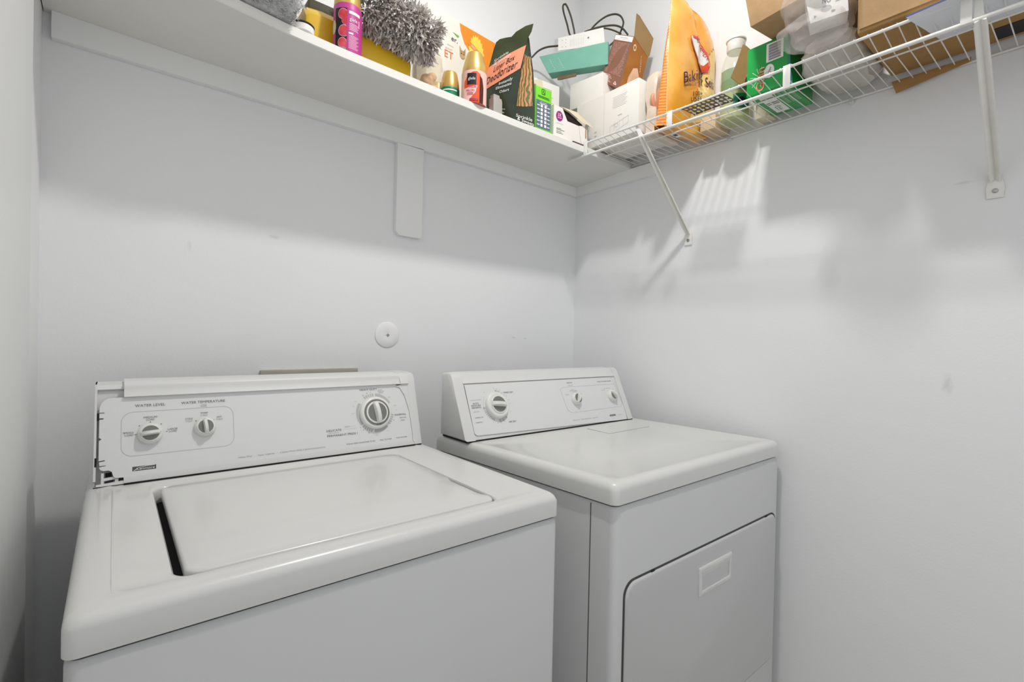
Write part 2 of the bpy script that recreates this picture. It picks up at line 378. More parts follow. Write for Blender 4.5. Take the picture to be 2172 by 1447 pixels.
# ================================================================== washer
def washer():
    t = thing('washing_machine', (-1.21, -.47, 0), 'white top loading washing machine with a broken left end on its console', 'washing machine')
    x0, x1, yf, yb = -1.556, -.865, -.800, -.135
    b = MB(); b.loft([rrect(x0+.002, x1-.002, yf+.001, yb, z, .013) for z in (.02, .848)] + [rrect(x0+.005, x1-.005, yf+.005, yb-.003, .8545, .011)], M_cab)
    b.build('cabinet', t)
    b = MB(); b.box(x0+.012, x1-.012, yf+.012, yb-.01, .852, .860, M_seam); b.build('seam_gasket', t)
    # top deck with rolled edges and the lid well
    hx0, hx1, hy0, hy1 = -1.459, -.981, -.763, -.345
    zt = .902; b = MB(); L = []
    L.append(rrect(x0, x1, yf, yb, .8585, .014)); L.append(rrect(x0, x1, yf, yb, .886, .014))
    for k in range(1, 7):
        a = math.radians(90*k/6); L.append(rrect(x0+.016*(1-math.cos(a)), x1-.016*(1-math.cos(a)), yf+.016*(1-math.cos(a)), yb-.016*(1-math.cos(a)), .886+.0145*math.sin(a), .018))
    L.append(rrect(x0+.036, x1-.034, yf+.030, yb-.03, zt+.0004, .02)); 
    L.append(rrect(x0+.040, x1-.038, yf+.033, yb-.03, zt-.001, .02))
    L.append(rrect(hx0-.006, hx1+.006, hy0-.005, hy1+.005, zt-.001, .026)); L.append(rrect(hx0-.002, hx1+.002, hy0-.002, hy1+.002, zt-.0025, .024)); L.append(rrect(hx0, hx1, hy0, hy1, zt-.006, .023)); L.append(rrect(hx0, hx1, hy0, hy1, zt-.030, .023))
    b.loft(L, M_enam_w, cap0=False, cap1=False); b.build('top_deck', t)
    b = MB(); b.add(rrect(hx0-.001, hx1+.001, hy0-.001, hy1+.001, zt-.029, .023), [tuple(range(4*(7+7)))], M_dark); b.build('lid_well', t, recalc=False)
    # lid
    lx0, lx1, ly0, ly1 = -1.4485, -.9835, -.7605, -.3475
    def lid_loop(ins, z, cr=0):
        P = rrect(lx0+ins, lx1-ins, ly0+ins, ly1-ins, z, .022, ns=28)
        for p in P:
            if p.x > lx1-.02-ins and -.735 < p.y < -.60:
                k = min(1, (p.y+.735)/.018, (-.60-p.y)/.012); p.x -= .0075*k*k*(3-2*k)
            p.x -= .0045*max(0, (ly1-p.y)/(ly1-ly0)-.0) if p.x < lx0+.05 and False else 0
        return P
    b = MB(); b.loft([lid_loop(.004, zt-.020), lid_loop(0, zt-.014), lid_loop(0, zt-.004), lid_loop(.0012, zt-.0018), lid_loop(.004, zt-.0004), lid_loop(.03, zt+.0004), lid_loop(.09, zt+.0012)], M_enam_w)
    b.build('lid', t)
    b = MB(); b.box(x0+.0385, x0+.0405, -.765, -.33, zt-.0008, zt+.0006, M_enam_w, .0006); b.build('deck_rib', t)
    # console --------------------------------------------------------
    A = Vector((0, -.295, .903)); Bp = Vector((0, -.245, 1.061)); V = (Bp-A).normalized(); n = Vector((0, V.z*-1, V.y)); n = Vector((1, 0, 0)).cross(V).normalized()
    def P(u, v, h=0): return Vector((-1.544+u, A.y, A.z)) + V*v + n*h
    # sheet metal housing behind, seen at the open left end
    b = MB(); hs = [(-.282, .903), (-.236, 1.074), (-.230, 1.082), (-.15, 1.082), (-.15, .903)]
    b.prism([(-1.544, y, z) for y, z in hs], (.002, 0, 0), M_plast)
    b.prism([(-1.544, y, z) for y, z in ((-.236, 1.074), (-.230, 1.082), (-.15, 1.082), (-.15, 1.078), (-.228, 1.078), (-.234, 1.072))], (.66, 0, 0), M_plast)
    b.prism([(-1.544, y, z) for y, z in ((-.272, .905), (-.229, 1.076), (-.226, 1.076), (-.269, .905))], (.66, 0, 0), M_plast)
    b.build('back_housing', t)
    b = MB()
    for (u0, v0, u1, v1) in ((.0, .010, .0035, .190), ):
        b.prism([P(u0, v0, .0), P(u1, v0, .0), P(u1, v1, .0), P(u0, v1, .0)], -n*.012, M_plast)
    b.prism([P(.004, .0), P(.044, .0), P(.044, .006), P(.004, .004)], -n*.012, M_plast)
    b.prism([P(.011, .004, -.003), P(.015, .004, -.003), P(.015, .024, -.003), P(.011, .024, -.003)], -n*.004, M_plast)
    b.prism([P(.015, .0095, -.003), P(.044, .0115, -.003), P(.044, .0165, -.003), P(.015, .0145, -.003)], -n*.004, M_plast)
    b.prism([P(.031, .004, -.003), P(.036, .004, -.003), P(.036, .016, -.003), P(.031, .016, -.003)], -n*.004, M_plast)
    b.build('end_bracket', t, label='exposed white plastic bracket with slots')
    def dk(pts, h=-.0015): b = MB(); b.prism([P(u, v, h) for u, v in pts], -n*.002, M_dark); b.build('open_slot', t)
    dk([(.0035, .121), (.0068, .121), (.0068, .1345), (.0035, .1345)], .0005)
    dk([(.0015, .036), (.0045, .036), (.0045, .052), (.0015, .052)], .0005)
    dk([(.0165, .0045), (.029, .0065), (.029, .010), (.0165, .008)], -.002)
    dk([(.0365, .0065), (.0435, .0075), (.0435, .015), (.0365, .014)], -.0012)
    dk([(.017, .016), (.026, .017), (.026, .024), (.017, .024)], -.009)
    dk([(.0, .0), (.044, -.001), (.044, -.004), (.0, -.003)], -.004)
    # control panel plate with its cut left edge
    out = [(.0435, .0115), (.0310, .0125), (.0282, .0165), (.0262, .0245), (.0215, .0275), (.0140, .0275), (.0098, .0300), (.0078, .0345),
           (.0095, .0353), (.0175, .0360), (.0175, .0372), (.0085, .0372), (.0078, .0440), (.0160, .0452), (.0160, .0470), (.0072, .0462),
           (.0070, .0830), (.0108, .0858), (.0070, .0890), (.0070, .1225), (.0130, .1228), (.0130, .1250), (.0070, .1252),
           (.0070, .1340), (.0142, .1342), (.0142, .1356), (.0068, .1358), (.0072, .1450), (.0100, .1540), (.0150, .1600), (.0215, .1628), (.0435, .1630), (.6085, .1630), (.6200, .1535), (.6310, .1330), (.6395, .0900), (.6412, .0300), (.6395, .0150), (.6380, .0115)]
    b = MB(); b.prism([P(u, v, .0) for u, v in out], -n*.0022, M_panel); b.build('control_panel', t, label='white control plate with printed dials and a ragged left edge')
    # lower lip and the top bead
    b = MB(); b.prism([P(.0435, .0, .0012), P(.646, .0, .0012), P(.646, .0122, .0012), P(.0435, .0118, .0012)], -n*.004, M_plast); b.build('lower_lip', t)
    b = MB(); prof = [(-.247, 1.0575), (-.2525, 1.060), (-.2475, 1.068), (-.2445, 1.075), (-.2445, 1.080), (-.241, 1.0845), (-.235, 1.087), (-.225, 1.0885), (-.17, 1.0885), (-.165, 1.084), (-.165, 1.06)]
    b.prism([(-1.501, y, z) for y, z in prof], (.577, 0, 0), M_plast, smooth=True); b.build('top_bead', t)
    # right end cap: lofted frame
    b = MB(); cap = [(-.2975, .903), (-.2485, 1.0600), (-.2440, 1.075), (-.236, 1.0868), (-.222, 1.0890), (-.16, 1.0890), (-.135, .903)]
    L = []
    for x, ins in ((-.9235, .004), (-.921, 0), (-.884, 0), (-.8795, .004)):
        cy, cz = -.2, .99; L.append([Vector((x, y+(cy-y)*ins*6, (z+(cz-z)*ins*6) if z > .91 else z)) for y, z in cap])
    # the cap is an L: a full height outer strip plus a short return over the bead
    b.loft([[Vector((x, y, z)) for y, z in cap] for x in (-.9015, -.884)] + [L[3]], M_plast)
    b.loft([[Vector((x, p.y, p.z)) for p in [Vector((0, -.2500, 1.0580)), Vector((0, -.2530, 1.0605)), Vector((0, -.2450, 1.075)), Vector((0, -.236, 1.0868)), Vector((0, -.222, 1.0890)), Vector((0, -.16, 1.089)), Vector((0, -.16, 1.058))]] for x in (-.9235, -.90)], M_plast)
    b.prism([P(.606, .158, .001), P(.619, .1535, .001), P(.630, .133, .001), P(.6388, .090, .001), P(.6405, .03, .001), P(.6385, .012, .001), P(.647, .0, .001), P(.651, .03, .001), P(.650, .165, .001)], n*.0015, M_plast)
    b.build('end_cap', t)
    b = MB(); b.prism([(-1.50, y, z) for y, z in ((-.299, .9018), (-.299, .9042), (-.20, .9042), (-.20, .9018))], (.618, 0, 0), M_dark); b.build('console_gap', t)
    # prints
    pr = Pr(lambda u, v, h: P(u, v, h))
    pr.path(rr2(.0392, .0490, .2268, .1330, .018), .0007, M_ink3, close=True)
    pr.text('WATER LEVEL', .0838, .1450, .0052, M_ink, w=.048); pr.text('WATER TEMPERATURE', .1735, .1455, .0052, M_ink, w=.078)
    pr.text('WASH', .1735, .1392, .0024, M_ink2, w=.010); pr.text('RINSE', .1735, .1362, .0022, M_ink2, w=.011)
    pr.text('MEDIUM', .0838, .1210, .0036, M_ink, w=.021); pr.text('LOAD', .0838, .1163, .0036, M_ink, w=.013)
    pr.text('SMALL', .0502, .0938, .0036, M_ink, w=.017); pr.text('LOAD', .0510, .0890, .0036, M_ink, w=.013)
    pr.text('LARGE', .1195, .0945, .0036, M_ink, w=.016); pr.text('LOAD', .1200, .0900, .0036, M_ink, w=.013)
    pr.rect(.0590, .0888, .0618, .0898, M_ink); pr.rect(.1085, .0898, .1113, .0908, M_ink)
    for u, v in ((.0838, .1112), (.0665, .1053), (.1010, .1058)): pr.disc(u, v, .0012, .0009, M_ink)
    for s1, s2, u, v in (('WARM', 'COLD', .1735, .1222), ('COLD', 'COLD', .1472, .1122), ('HOT', 'COLD', .2008, .1116)):
        pr.text(s1, u, v, .0034, M_ink, w=.013 if s1 != 'HOT' else .009); pr.text(s2, u, v-.0048, .0034, M_ink3 if 0 else M_ink2, w=.012)
    for u, v in ((.1592, .1068), (.1903, .1060)): pr.disc(u, v, .0012, .0008, M_ink)
    p0 = pr; pr = Pr(p0.fn); pr.poly([(.0562, .0207), (.0925, .0207), (.0925, .0287), (.0562, .0287)], M_kbadge)
    pr.text('Kenmore', .0760, .0243, .0044, M_white, w=.029, shear=.3); pr.path([(.0580, .0212), (.0660, .0262), (.0800, .0282), (.0905, .0284)], .0008, M_white, 1); pr.build('brand_badge', t, recalc=False, label='dark rectangular name badge'); pr = p0
    pr.text('Heavy Duty   \u00b7   Super Capacity   \u00b7   3 Speed Motor With 3 Speed Combinations', .3232, .0222, .0030, M_ink2, w=.181, shear=.25)
    # cycle dial scale
    cu, cv = .5445, .0925
    for a0, a1 in ((28, 84), (146, 216), (262, 308)): pr.ring(cu, cv, .0425, .0495, a0, a1, M_ink3)
    for c0, nn in ((90, 5), (222, 5), (318, 5)):
        for i in range(nn): pr.ring(cu, cv, .0425, .0495, c0+i*7.2, c0+i*7.2+4, M_ink3, n=3)
    pr.text('HEAVY DUTY', .5330, .1528, .0048, M_ink, w=.046)
    pr.text('SUPER', .5632, .1500, .0024, M_ink2, w=.012); pr.text('REGULAR', .5662, .1462, .0024, M_ink2, w=.017); pr.text('SHORT', .5660, .1424, .0024, M_ink2, w=.012)
    pr.text('NORMAL', .6135, .0822, .0046, M_ink, w=.031); pr.text('REGULAR', .6190, .0738, .0026, M_ink, w=.018); pr.text('SHORT', .6180, .0668, .0026, M_ink, w=.012)
    pr.text('DELICATE', .4372, .0582, .0048, M_ink, w=.035); pr.text('PERMANENT PRESS I', .4568, .0460, .0048, M_ink, w=.073); pr.text('KNITS/GENTLE', .4360, .0522, .0020, M_ink2, w=.026)
    pr.text('SHORT', .4700, .0640, .0026, M_ink2, w=.013); pr.rect(.478, .0638, .490, .0642, M_ink3); pr.rect(.458, .0582, .492, .0586, M_ink3)
    pr.text('PUSH & TURN CLOCKWISE TO SET', .5005, .0220, .0030, M_ink, w=.073); pr.text('PULL TO START', .5655, .0222, .0030, M_ink, w=.032); pr.text('PUSH TO STOP', .6090, .0228, .0030, M_ink, w=.030)
    for a, s in ((97, '6'), (108, '10'), (121, '14'), (219, '6'), (229, '8'), (246, '10'), (349, '12'), (334, '8')):
        pr.text(s, cu+.0535*math.cos(math.radians(a)), cv+.0535*math.sin(math.radians(a)), .0028, M_ink)
    for a, s in ((42, 'RINSE'), (15, 'SPIN'), (2, 'OFF'), (146, 'SPIN'), (178, 'RINSE'), (160, 'OFF'), (268, 'SPIN'), (300, 'RINSE')):
        pr.text(s, cu+.0575*math.cos(math.radians(a)), cv+.0565*math.sin(math.radians(a)), .0020, M_ink3)
    split_print(pr, 'panel_print', t, 0, -1.22, 'grey printed dial markings and lettering')
    def knob(u, v, R, h, ang, name, big=False):
        c = P(u, v, 0); b = MB()
        b.lathe(c, [(R, 0), (R, h*.25), (R*.95, h*.42), (R*.86, h*.5), (R*.8, h*.5)], M_knobw, 40, axis=n, cap0=False)
        k = b.build(name, t)
        U = Vector((1, 0, 0)); ca, sa = math.cos(math.radians(ang)), math.sin(math.radians(ang))
        g = U*ca + V*sa; s = V*ca - U*sa           # g along the grip bar
        b2 = MB(); r2 = R*.80 if not big else R*.68
        if big: b2.lathe(c+n*h*.5, [(R*.80, 0), (R*.80, .0008)], M_knobd, 40, axis=n)
        b2.lathe(c+n*(h*.5), [(r2, 0), (r2, .0022), (r2*.93, .003)], M_knobw, 40, axis=n)
        b2.lathe(c+n*(h*.5+.001), [(r2*.86, 0), (r2*.86, .0024)], M_knobd, 40, axis=n)
        b2.build('dial_face', k, label='grey recessed faces with a white rim')
        b3 = MB(); L = []
        for q in [-1, -.92, -.7, -.35, 0, .35, .7, .92, 1]:
            wd = r2*.27; hh = h*.5 + (h*.62)*math.sqrt(max(0.05, 1-q*q*.85)); p = c + g*(q*r2*.95)
            L.append([p - s*wd + n*(h*.5), p - s*wd*.9 + n*(hh*.8), p - s*wd*.55 + n*hh, p + s*wd*.55 + n*hh, p + s*wd*.9 + n*(hh*.8), p + s*wd + n*(h*.5)])
        b3.loft(L, M_knobw); b3.build('grip_bar', k)
        pr2 = Pr(lambda a, c2, hh: c + g*a + s*c2 + n*(hh + h*.52)); 
        b4 = MB(); p = c + g*(r2*.9) ; b4.tube([p - s*.0005 + n*(h*.72), p+g*(R*.12) + n*(h*.42)], .0007, M_knobd, 6); b4.build('pointer_mark', k)
    knob(.0835, .0885, .0205, .022, 5, 'water_level_knob'); knob(.1748, .0925, .0195, .022, 96, 'temperature_knob'); knob(cu, cv-.001, .0415, .024, 97, 'cycle_knob', True)
washer()

# ================================================================== dryer
def dryer():
    t = thing('clothes_dryer', (-.40, -.55, 0), 'white front loading clothes dryer standing in the corner beside the washing machine', 'dryer')
    SK = .062
    def K(p): p = Vector(p); return Vector((p.x - SK*(p.y+.853), p.y, p.z))
    def skew(b):
        b.v = [K(v) for v in b.v]; return b
    x0, x1, yf, yb = -.767, -.029, -.853, -.235
    b = MB(); b.loft([rrect(x0+.003, x1-.002, yf+.001, yb, z, .016) for z in (.02, .856)] + [rrect(x0+.007, x1-.006, yf+.006, yb-.003, .8635, .013)], M_cab)
    skew(b).build('cabinet', t)
    b = MB(); b.box(x0+.014, x1-.014, yf+.014, yb-.01, .862, .870, M_seam); skew(b).build('seam_gasket', t)
    b = MB()                                        # side seam and pressed outline on the visible side
    b.box(x0+.0022, x0+.0036, -.792, -.7905, .03, .860, M_seam); skew(b).build('side_seam', t)
    zt = .911; L = [rrect(x0, x1, yf, yb, .8685, .015), rrect(x0, x1, yf, yb, .894, .015)]
    for k in range(1, 7):
        a = math.radians(90*k/6); i = .014*(1-math.cos(a)); L.append(rrect(x0+i, x1-i, yf+i, yb-i, .894+.017*math.sin(a), .018))
    L += [rrect(x0+.028, x1-.028, yf+.026, -.405, zt+.0003, .02), rrect(x0+.034, x1-.034, yf+.031, -.412, zt-.0015, .02), rrect(x0+.2, x1-.2, yf+.15, -.5, zt-.001, .02)]
    b = MB(); b.loft(L, M_enam_d); skew(b).build('top_deck', t)
    b = MB()
    pts = [at(1246, 909, Z=zt), at(1293, 919.5, Z=zt), at(1377, 904.5, Z=zt)]
    b.tube([p+Vector((0, 0, -.0012)) for p in pts], .0011, M_ink2, 6); b.build('lint_cover_seam', t)
    # door
    dx0, dx1, dz0, dz1 = -.733, -.055, .298, .709
    def dl(ins, y): return [Vector((p.x, y, p.y)) for p in rrect(dx0+ins, dx1-ins, dz0+ins, dz1-ins, 0, .030)]
    b = MB(); b.loft([dl(-.004, yf+.002), dl(-.004, yf-.0004), dl(-.002, yf-.0006)], M_seam); b.build('door_recess', t)
    b = MB(); b.loft([dl(0, yf+.002), dl(0, yf-.002), dl(.002, yf-.0042), dl(.006, yf-.005)], M_cab); dr = b.build('door', t)
    hx0, hx1, hz0, hz1 = -.466, -.316, .601, .666; y = yf-.005
    def hl(i, yy): return [Vector((p.x, yy, p.y)) for p in rrect(hx0+i, hx1-i, hz0+i, hz1-i, 0, .003, 3, 2)]
    b = MB(); b.loft([hl(-.001, y+.001), hl(-.001, y-.002), hl(.001, y-.003), hl(.009, y-.0035), hl(.011, y-.002), hl(.013, y+.016)], M_plast, cap0=False); b.build('handle', dr)
    b = MB(); b.prism([Vector((hx0+.012, y-.004, hz1-.010)), Vector((hx0+.012, y-.0005, hz1-.022)), Vector((hx0+.012, y+.006, hz1-.022)), Vector((hx0+.012, y+.010, hz1-.010))], (hx1-hx0-.024, 0, 0), M_plast); b.build('handle_lip', dr)
    b = MB()
    for x in (-.643, -.115):
        b = MB(); b.box(x-.006, x+.006, yf-.003, yf-.001, dz1+.001, dz1+.0035, M_dark); b.build('door_catch', t)
    # console
    A = Vector((0, -.388, .912)); Bp = Vector((0, -.32, 1.07)); V = (Bp-A).normalized(); n = Vector((1, 0, 0)).cross(V).normalized()
    def P(u, v, h=0): return Vector((-.80+u, A.y, A.z)) + V*v + n*h
    b = MB(); capp = [(-.391, .9145), (-.319, 1.072), (-.313, 1.083), (-.305, 1.0885), (-.285, 1.0895), (-.262, 1.086), (-.262, .9145)]
    def cl(x, i): return [Vector((x, y+(-.32-y)*i, z+(1.0-z)*i)) for y, z in capp]
    b.loft([cl(-.8035, .06), cl(-.8015, .02), cl(-.798, 0), cl(-.772, 0)], M_plast); b.build('end_cap', t)
    b = MB(); b.loft([cl(-.127, 0), cl(-.104, 0), cl(-.1005, .02), cl(-.0985, .06)], M_plast); b.build('end_cap', t)
    b = MB(); b.prism([Vector((-.772, y, z)) for y, z in ((-.3865, .9145), (-.322, 1.060), (-.262, 1.06), (-.262, .9145))], (.646, 0, 0), M_plast)
    b.build('console_body', t)
    b = MB(); prof = [(-.322, 1.058), (-.3265, 1.0605), (-.3190, 1.068), (-.3125, 1.077), (-.3105, 1.081), (-.306, 1.0865), (-.298, 1.0882), (-.262, 1.0885), (-.262, 1.058)]
    b.prism([(-.773, y, z) for y, z in prof], (.647, 0, 0), M_plast, smooth=True); b.build('top_bead', t)
    b = MB(); out = [(.0300, .0215), (.0345, .0160), (.0400, .0140), (.6660, .0015), (.668, .0015), (.6715, .0150), (.6720, .05), (.6640, .105), (.6550, .139), (.6440, .1565), (.0300, .1570)]
    b.prism([P(u, v, .0006) for u, v in out], n*.0016, M_panel); b.build('control_panel', t)
    b = MB(); b.prism([(-.800, y, z) for y, z in ((-.3895, .9105), (-.3895, .9148), (-.27, .9148), (-.27, .9105))], (.700, 0, 0), M_dark); b.build('console_gap', t)
    pr = Pr(lambda u, v, h: P(u, v, h+.0022))
    cu, cv = .1215, .0915
    for c0, nn in ((72, 1), (60, 1), (46, 1), (33, 1), (20, 1), (182, 1)): pr.ring(cu, cv, .0395, .0465, c0, c0+9, M_ink3, n=5)
    for i in range(8): pr.ring(cu, cv, .0395, .0465, 195+i*7, 195+i*7+4, M_ink3, n=3)
    for a in (268, 283, 298): pr.ring(cu, cv, .0395, .0480, a, a+12, M_ink3, n=6)
    pr.ring(cu, cv, .0430, .0438, 140, 190, M_ink3, n=20); pr.ring(cu, cv, .0430, .0440, -20, 20, M_ink3, n=12)
    for a in (85, 74, 60, 45, 30, 15, 2, 262, 275, 290, 245, 128, 335): pr.disc(cu+.0510*math.cos(math.radians(a)), cv+.0510*math.sin(math.radians(a)), .0012, .0010, M_ink2)
    pr.text('TIMED DRY', .1760, .1272, .0046, M_ink, w=.036)
    for s, v in (('AUTO', .1030), ('MOISTURE', .0972), ('SENSING', .0914)): pr.text(s, .0535, v-.001, .0045, M_ink, w=.020 if s == 'AUTO' else .031)
    pr.text('WRINKLE GUARD', .0560, .1118, .0020, M_ink2, w=.036)
    pr.text('VERY DRY', .0505, .0786, .0026, M_ink2, w=.020); pr.text('NORMAL DRY', .0560, .0622, .0028, M_ink, w=.028); pr.text('DAMP DRY', .0525, .0488, .0028, M_ink, w=.022)
    pr.text('AIR DRY', .1665, .0410, .0046, M_ink, w=.027)
    pr.path([(.3880, .1240), (.3980, .1300), (.4100, .1313), (.6540, .1313), (.6587, .1270), (.6680, .0600), (.6600, .0500), (.6472, .0487), (.4174, .0459), (.4060, .0490), (.3950, .0600)], .0007, M_ink3, close=True)
    pr.text('TEMPERATURE', .4358, .1450, .0036, M_ink, w=.026); pr.text('SELECTOR', .4380, .1365, .0022, M_ink2, w=.022)
    pr.text('PUSH TO START DRYER', .6085, .1425, .0036, M_ink, w=.072)
    pr.text('COTTON', .4420, .1215, .0022, M_ink2, w=.014); pr.text('PERMANENT PRESS', .4440, .1175, .0022, M_ink2, w=.034); pr.text('DELICATE', .4500, .1135, .0022, M_ink2, w=.018)
    pr.text('KNITS', .4125, .1055, .0022, M_ink2, w=.014); pr.text('AIR', .4745, .1045, .0022, M_ink2, w=.008)
    pr.text('END OF CYCLE', .6120, .1170, .0022, M_ink2, w=.032); pr.text('LOUD', .5900, .1120, .0022, M_ink2, w=.016); pr.text('SOFT', .6400, .1120, .0022, M_ink2, w=.016)
    pr.text('Heavy Duty  \u00b7  Super Capacity Plus  \u00b7  Quick Dry', .4663, .0216, .0024, M_ink2, w=.116)
    p0 = pr; pr = Pr(p0.fn); pr.rect(.5857, .0190, .6160, .0245, M_kbadge); pr.text('Kenmore', .6010, .0218, .0034, M_white, w=.026, shear=.3); pr.build('brand_badge', t, recalc=False); pr = p0; pr.text('80 Series', .6400, .0216, .0022, M_ink2, w=.019)
    split_print(pr, 'panel_print', t, 0, -.55, 'grey printed dial markings and lettering')
    def knob(u, v, R, h, ang, name, big=False):
        c = P(u, v, .0022); b = MB()
        b.lathe(c, [(R, 0), (R, h*.25), (R*.95, h*.42), (R*.86, h*.5), (R*.8, h*.5)], M_knobw, 40, axis=n, cap0=False)
        k = b.build(name, t); U = Vector((1, 0, 0)); ca, sa = math.cos(math.radians(ang)), math.sin(math.radians(ang)); g = U*ca+V*sa; s = V*ca-U*sa
        r2 = R*.68 if big else R*.82; b2 = MB(); b2.lathe(c+n*(h*.5), [(r2, 0), (r2, .002), (r2*.93, .003)], M_knobw, 40, axis=n)
        b2.lathe(c+n*(h*.5+.001), [(r2*.86, 0), (r2*.86, .0024)], M_knobd, 40, axis=n); b2.build('dial_face', k, label='grey recessed faces with a white rim')
        b3 = MB(); L = []
        for q in [-1, -.92, -.7, -.35, 0, .35, .7, .92, 1]:
            wd = r2*.27; hh = h*.5+(h*.62)*math.sqrt(max(.05, 1-q*q*.85)); p = c+g*(q*r2*.95)
            L.append([p-s*wd+n*(h*.5), p-s*wd*.9+n*(hh*.8), p-s*wd*.55+n*hh, p+s*wd*.55+n*hh, p+s*wd*.9+n*(hh*.8), p+s*wd+n*(h*.5)])
        b3.loft(L, M_knobw); b3.build('grip_bar', k)
    knob(cu+.0005, cv, .0385, .026, 172, 'cycle_knob', True); knob(.4450, .0890, .0205, .022, 62, 'temperature_knob'); knob(.6255, .0895, .0215, .022, 118, 'start_knob')
dryer()

# ------------------------------------------------------------------ things on the back wall
def wall_bits():
    t = thing('wall_cover_plate', (-.847, 0, 1.19), 'round white metal cover plate screwed to the back wall above the washing machine', 'cover plate')
    b = MB(); b.lathe((-.8475, -.0008, 1.1905), [(.0405, 0), (.0405, .0012), (.039, .0022), (.012, .0022), (.004, .0010)], M_trim, 48, axis=(0, -1, 0)); b.build('plate', t)
    b = MB(); b.lathe((-.8455, -.0022, 1.189), [(.0045, 0), (.0038, .0018), (0, .0022)], M_metal, 16, axis=(0, -1, 0)); b.build('screw', t)
    b = MB(); b.box(-.868, -.824, -.0026, -.0022, 1.1888, 1.1894, M_ink2); b.box(-.8459, -.8453, -.0026, -.0022, 1.179, 1.200, M_ink3); b.build('scratch_marks', t)
    t = thing('washer_outlet_box', (-1.08, 0, .98), 'beige edged recessed outlet box on the wall just above the washing machine console', 'outlet box')
    mb = mat('beige_plastic', (176, 170, 158), .5)
    b = MB(); b.box(-1.213, -.944, -.012, -.0005, 1.062, 1.088, mb, .003); b.box(-1.213, -1.200, -.012, -.0005, .93, 1.065, mb, .002); b.box(-.957, -.944, -.012, -.0005, .93, 1.065, mb, .002); b.box(-1.213, -.944, -.012, -.0005, .915, .935, mb, .002)
    b.build('box_frame', t)
    b = MB(); b.box(-1.202, -.955, -.004, -.001, .93, 1.064, mat('outlet_grey', (150, 147, 140), .6)); b.build('box_back', t)
wall_bits()
#ITEMS
# ================================================================== things on the wooden shelf
def shelf_z(x): return ztop(x)
def spray_can(cx, cy, z0, R, hl, hc, rt, body, label, prints, name='air_freshener_can'):
    t = thing(name, (cx, cy, z0), label, 'spray can')
    b = MB(); b.lathe((cx, cy, z0), [(R*.9, 0), (R, .003), (R, hl-.004), (R*.93, hl)], body, 40); k = b.build('can_body', t)
    b = MB(); b.lathe((cx, cy, z0+hl-.003), [(R*.97, 0), (R*.985, .004), (R*.93, hc*.35), (rt*1.12, hc*.86), (rt, hc*.97), (rt*.8, hc), (0.0, hc)], M_gold, 40); b.build('cap', t, label='gold tapered plastic cap')
    if prints:
        a0 = math.atan2(CAM.y-cy, CAM.x-cx)
        pr = Pr(cyl_fn(cx, cy, z0, R, a0)); pr.step = .003; prints(pr, R); pr.build('label_print', t, recalc=False)
    return t
M_gold = mat('gold_plastic', (212, 178, 104), .32, metal=.45, var=.03)
M_mag = mat('magenta_label', (186, 62, 140), .4, var=.04); M_red = mat('berry_red', (205, 52, 66), .4, rgb2=(226, 96, 104), scale=50)
M_pink = mat('pink_label', (244, 196, 190), .4, var=.03); M_orange = mat('orange_label', (228, 84, 34), .4, var=.05)
M_pinkt = mat('pink_text', (246, 190, 220), .5); M_berry = mat('berry_text', (170, 50, 80), .5); M_navy = mat('navy_label', (34, 30, 46), .4)
M_green = mat('deep_green', (20, 128, 92), .4, var=.05)

def magenta_prints(p, R):
    H = .105
    p.rect(-.045, .0, .052, H, M_mag, 0, 40)
    p.rect(-.030, .0, -.001, H, M_black, 1, 12)
    for u, v, r in ((-.010, .090, .012), (-.004, .074, .009), (-.008, .050, .013), (-.011, .022, .011), (-.001, .016, .008)): p.disc(u, v, r, r*1.1, M_pinkt, 2, 20); p.disc(u, v, r*.9, r*.99, M_red, 3, 20)
    p.rect(-.001, .0, .052, H, M_mag, 4, 20)
    p.disc(-.036, .062, .008, .017, M_cream, 2)
    p.rect(.003, .092, .030, .099, M_white, 5, 10)
    p.text('glade', .0135, .080, .0085, M_white, 6, w=.018); p.rect(.0265, .066, .0292, .084, M_pink, 5)
    for i in range(5): p.rect(.004, .068-i*.0035, .026-.002*(i % 2), .0695-i*.0035, M_pinkt, 5, 6)
    p.rect(.003, .044, .013, .048, M_white, 5, 4)
    for i in range(11): p.rect(.003, .040-i*.003, .027-.003*(i % 3), .0412-i*.003, M_pinkt, 5, 6)
    p.rect(-.028, .004, -.002, .010, mat('label_grey', (150, 150, 156), .5), 3, 8)
zc = shelf_z(-1.08)
spray_can(-1.083, -.250, zc+.0, .0325, .122, .085, .021, mat('can_magenta', (186, 62, 140), .4), 'tall spray can with magenta and black berry label standing in front of the yellow container', magenta_prints)
def melon_prints(p, R):
    H = .092
    p.rect(-.052, .0, .052, H, M_pink, 0, 40)
    p.poly([(-.030, .0), (-.030, .060), (-.020, .075), (-.004, .086), (.008, .088), (.018, .080), (.020, .0)], M_orange, 1)
    p.poly([(.016, .0), (.016, .078), (.024, .070), (.029, .045), (.028, .0)], mat('dark_maroon', (74, 24, 26), .4), 2)
    p.poly([(-.031, .0), (-.030, .040), (.010, .048), (.004, .028), (-.010, .010), (-.016, .0)], M_pink, 2)
    p.poly([(-.020, .050), (.006, .050), (.006, .082), (-.020, .082)], M_navy, 3)
    p.text('glade', -.007, .067, .008, M_white, 4, w=.020)
    p.text('WONDER', -.008, .043, .0065, M_berry, 4, w=.030); p.text('MELON', -.011, .033, .0065, M_berry, 4, w=.023)
    for i in range(3): p.rect(-.020, .026-i*.003, -.002, .0272-i*.003, M_berry, 4, 5)
    p.rect(-.012, .004, .012, .010, M_berry, 4, 6)
zc = shelf_z(-.72)
spray_can(-.7135, -.262, zc, .0365, .090, .068, .0225, mat('can_orange', (224, 120, 96), .4), 'spray can with orange and pink melon label standing in front of the green pouch', melon_prints)
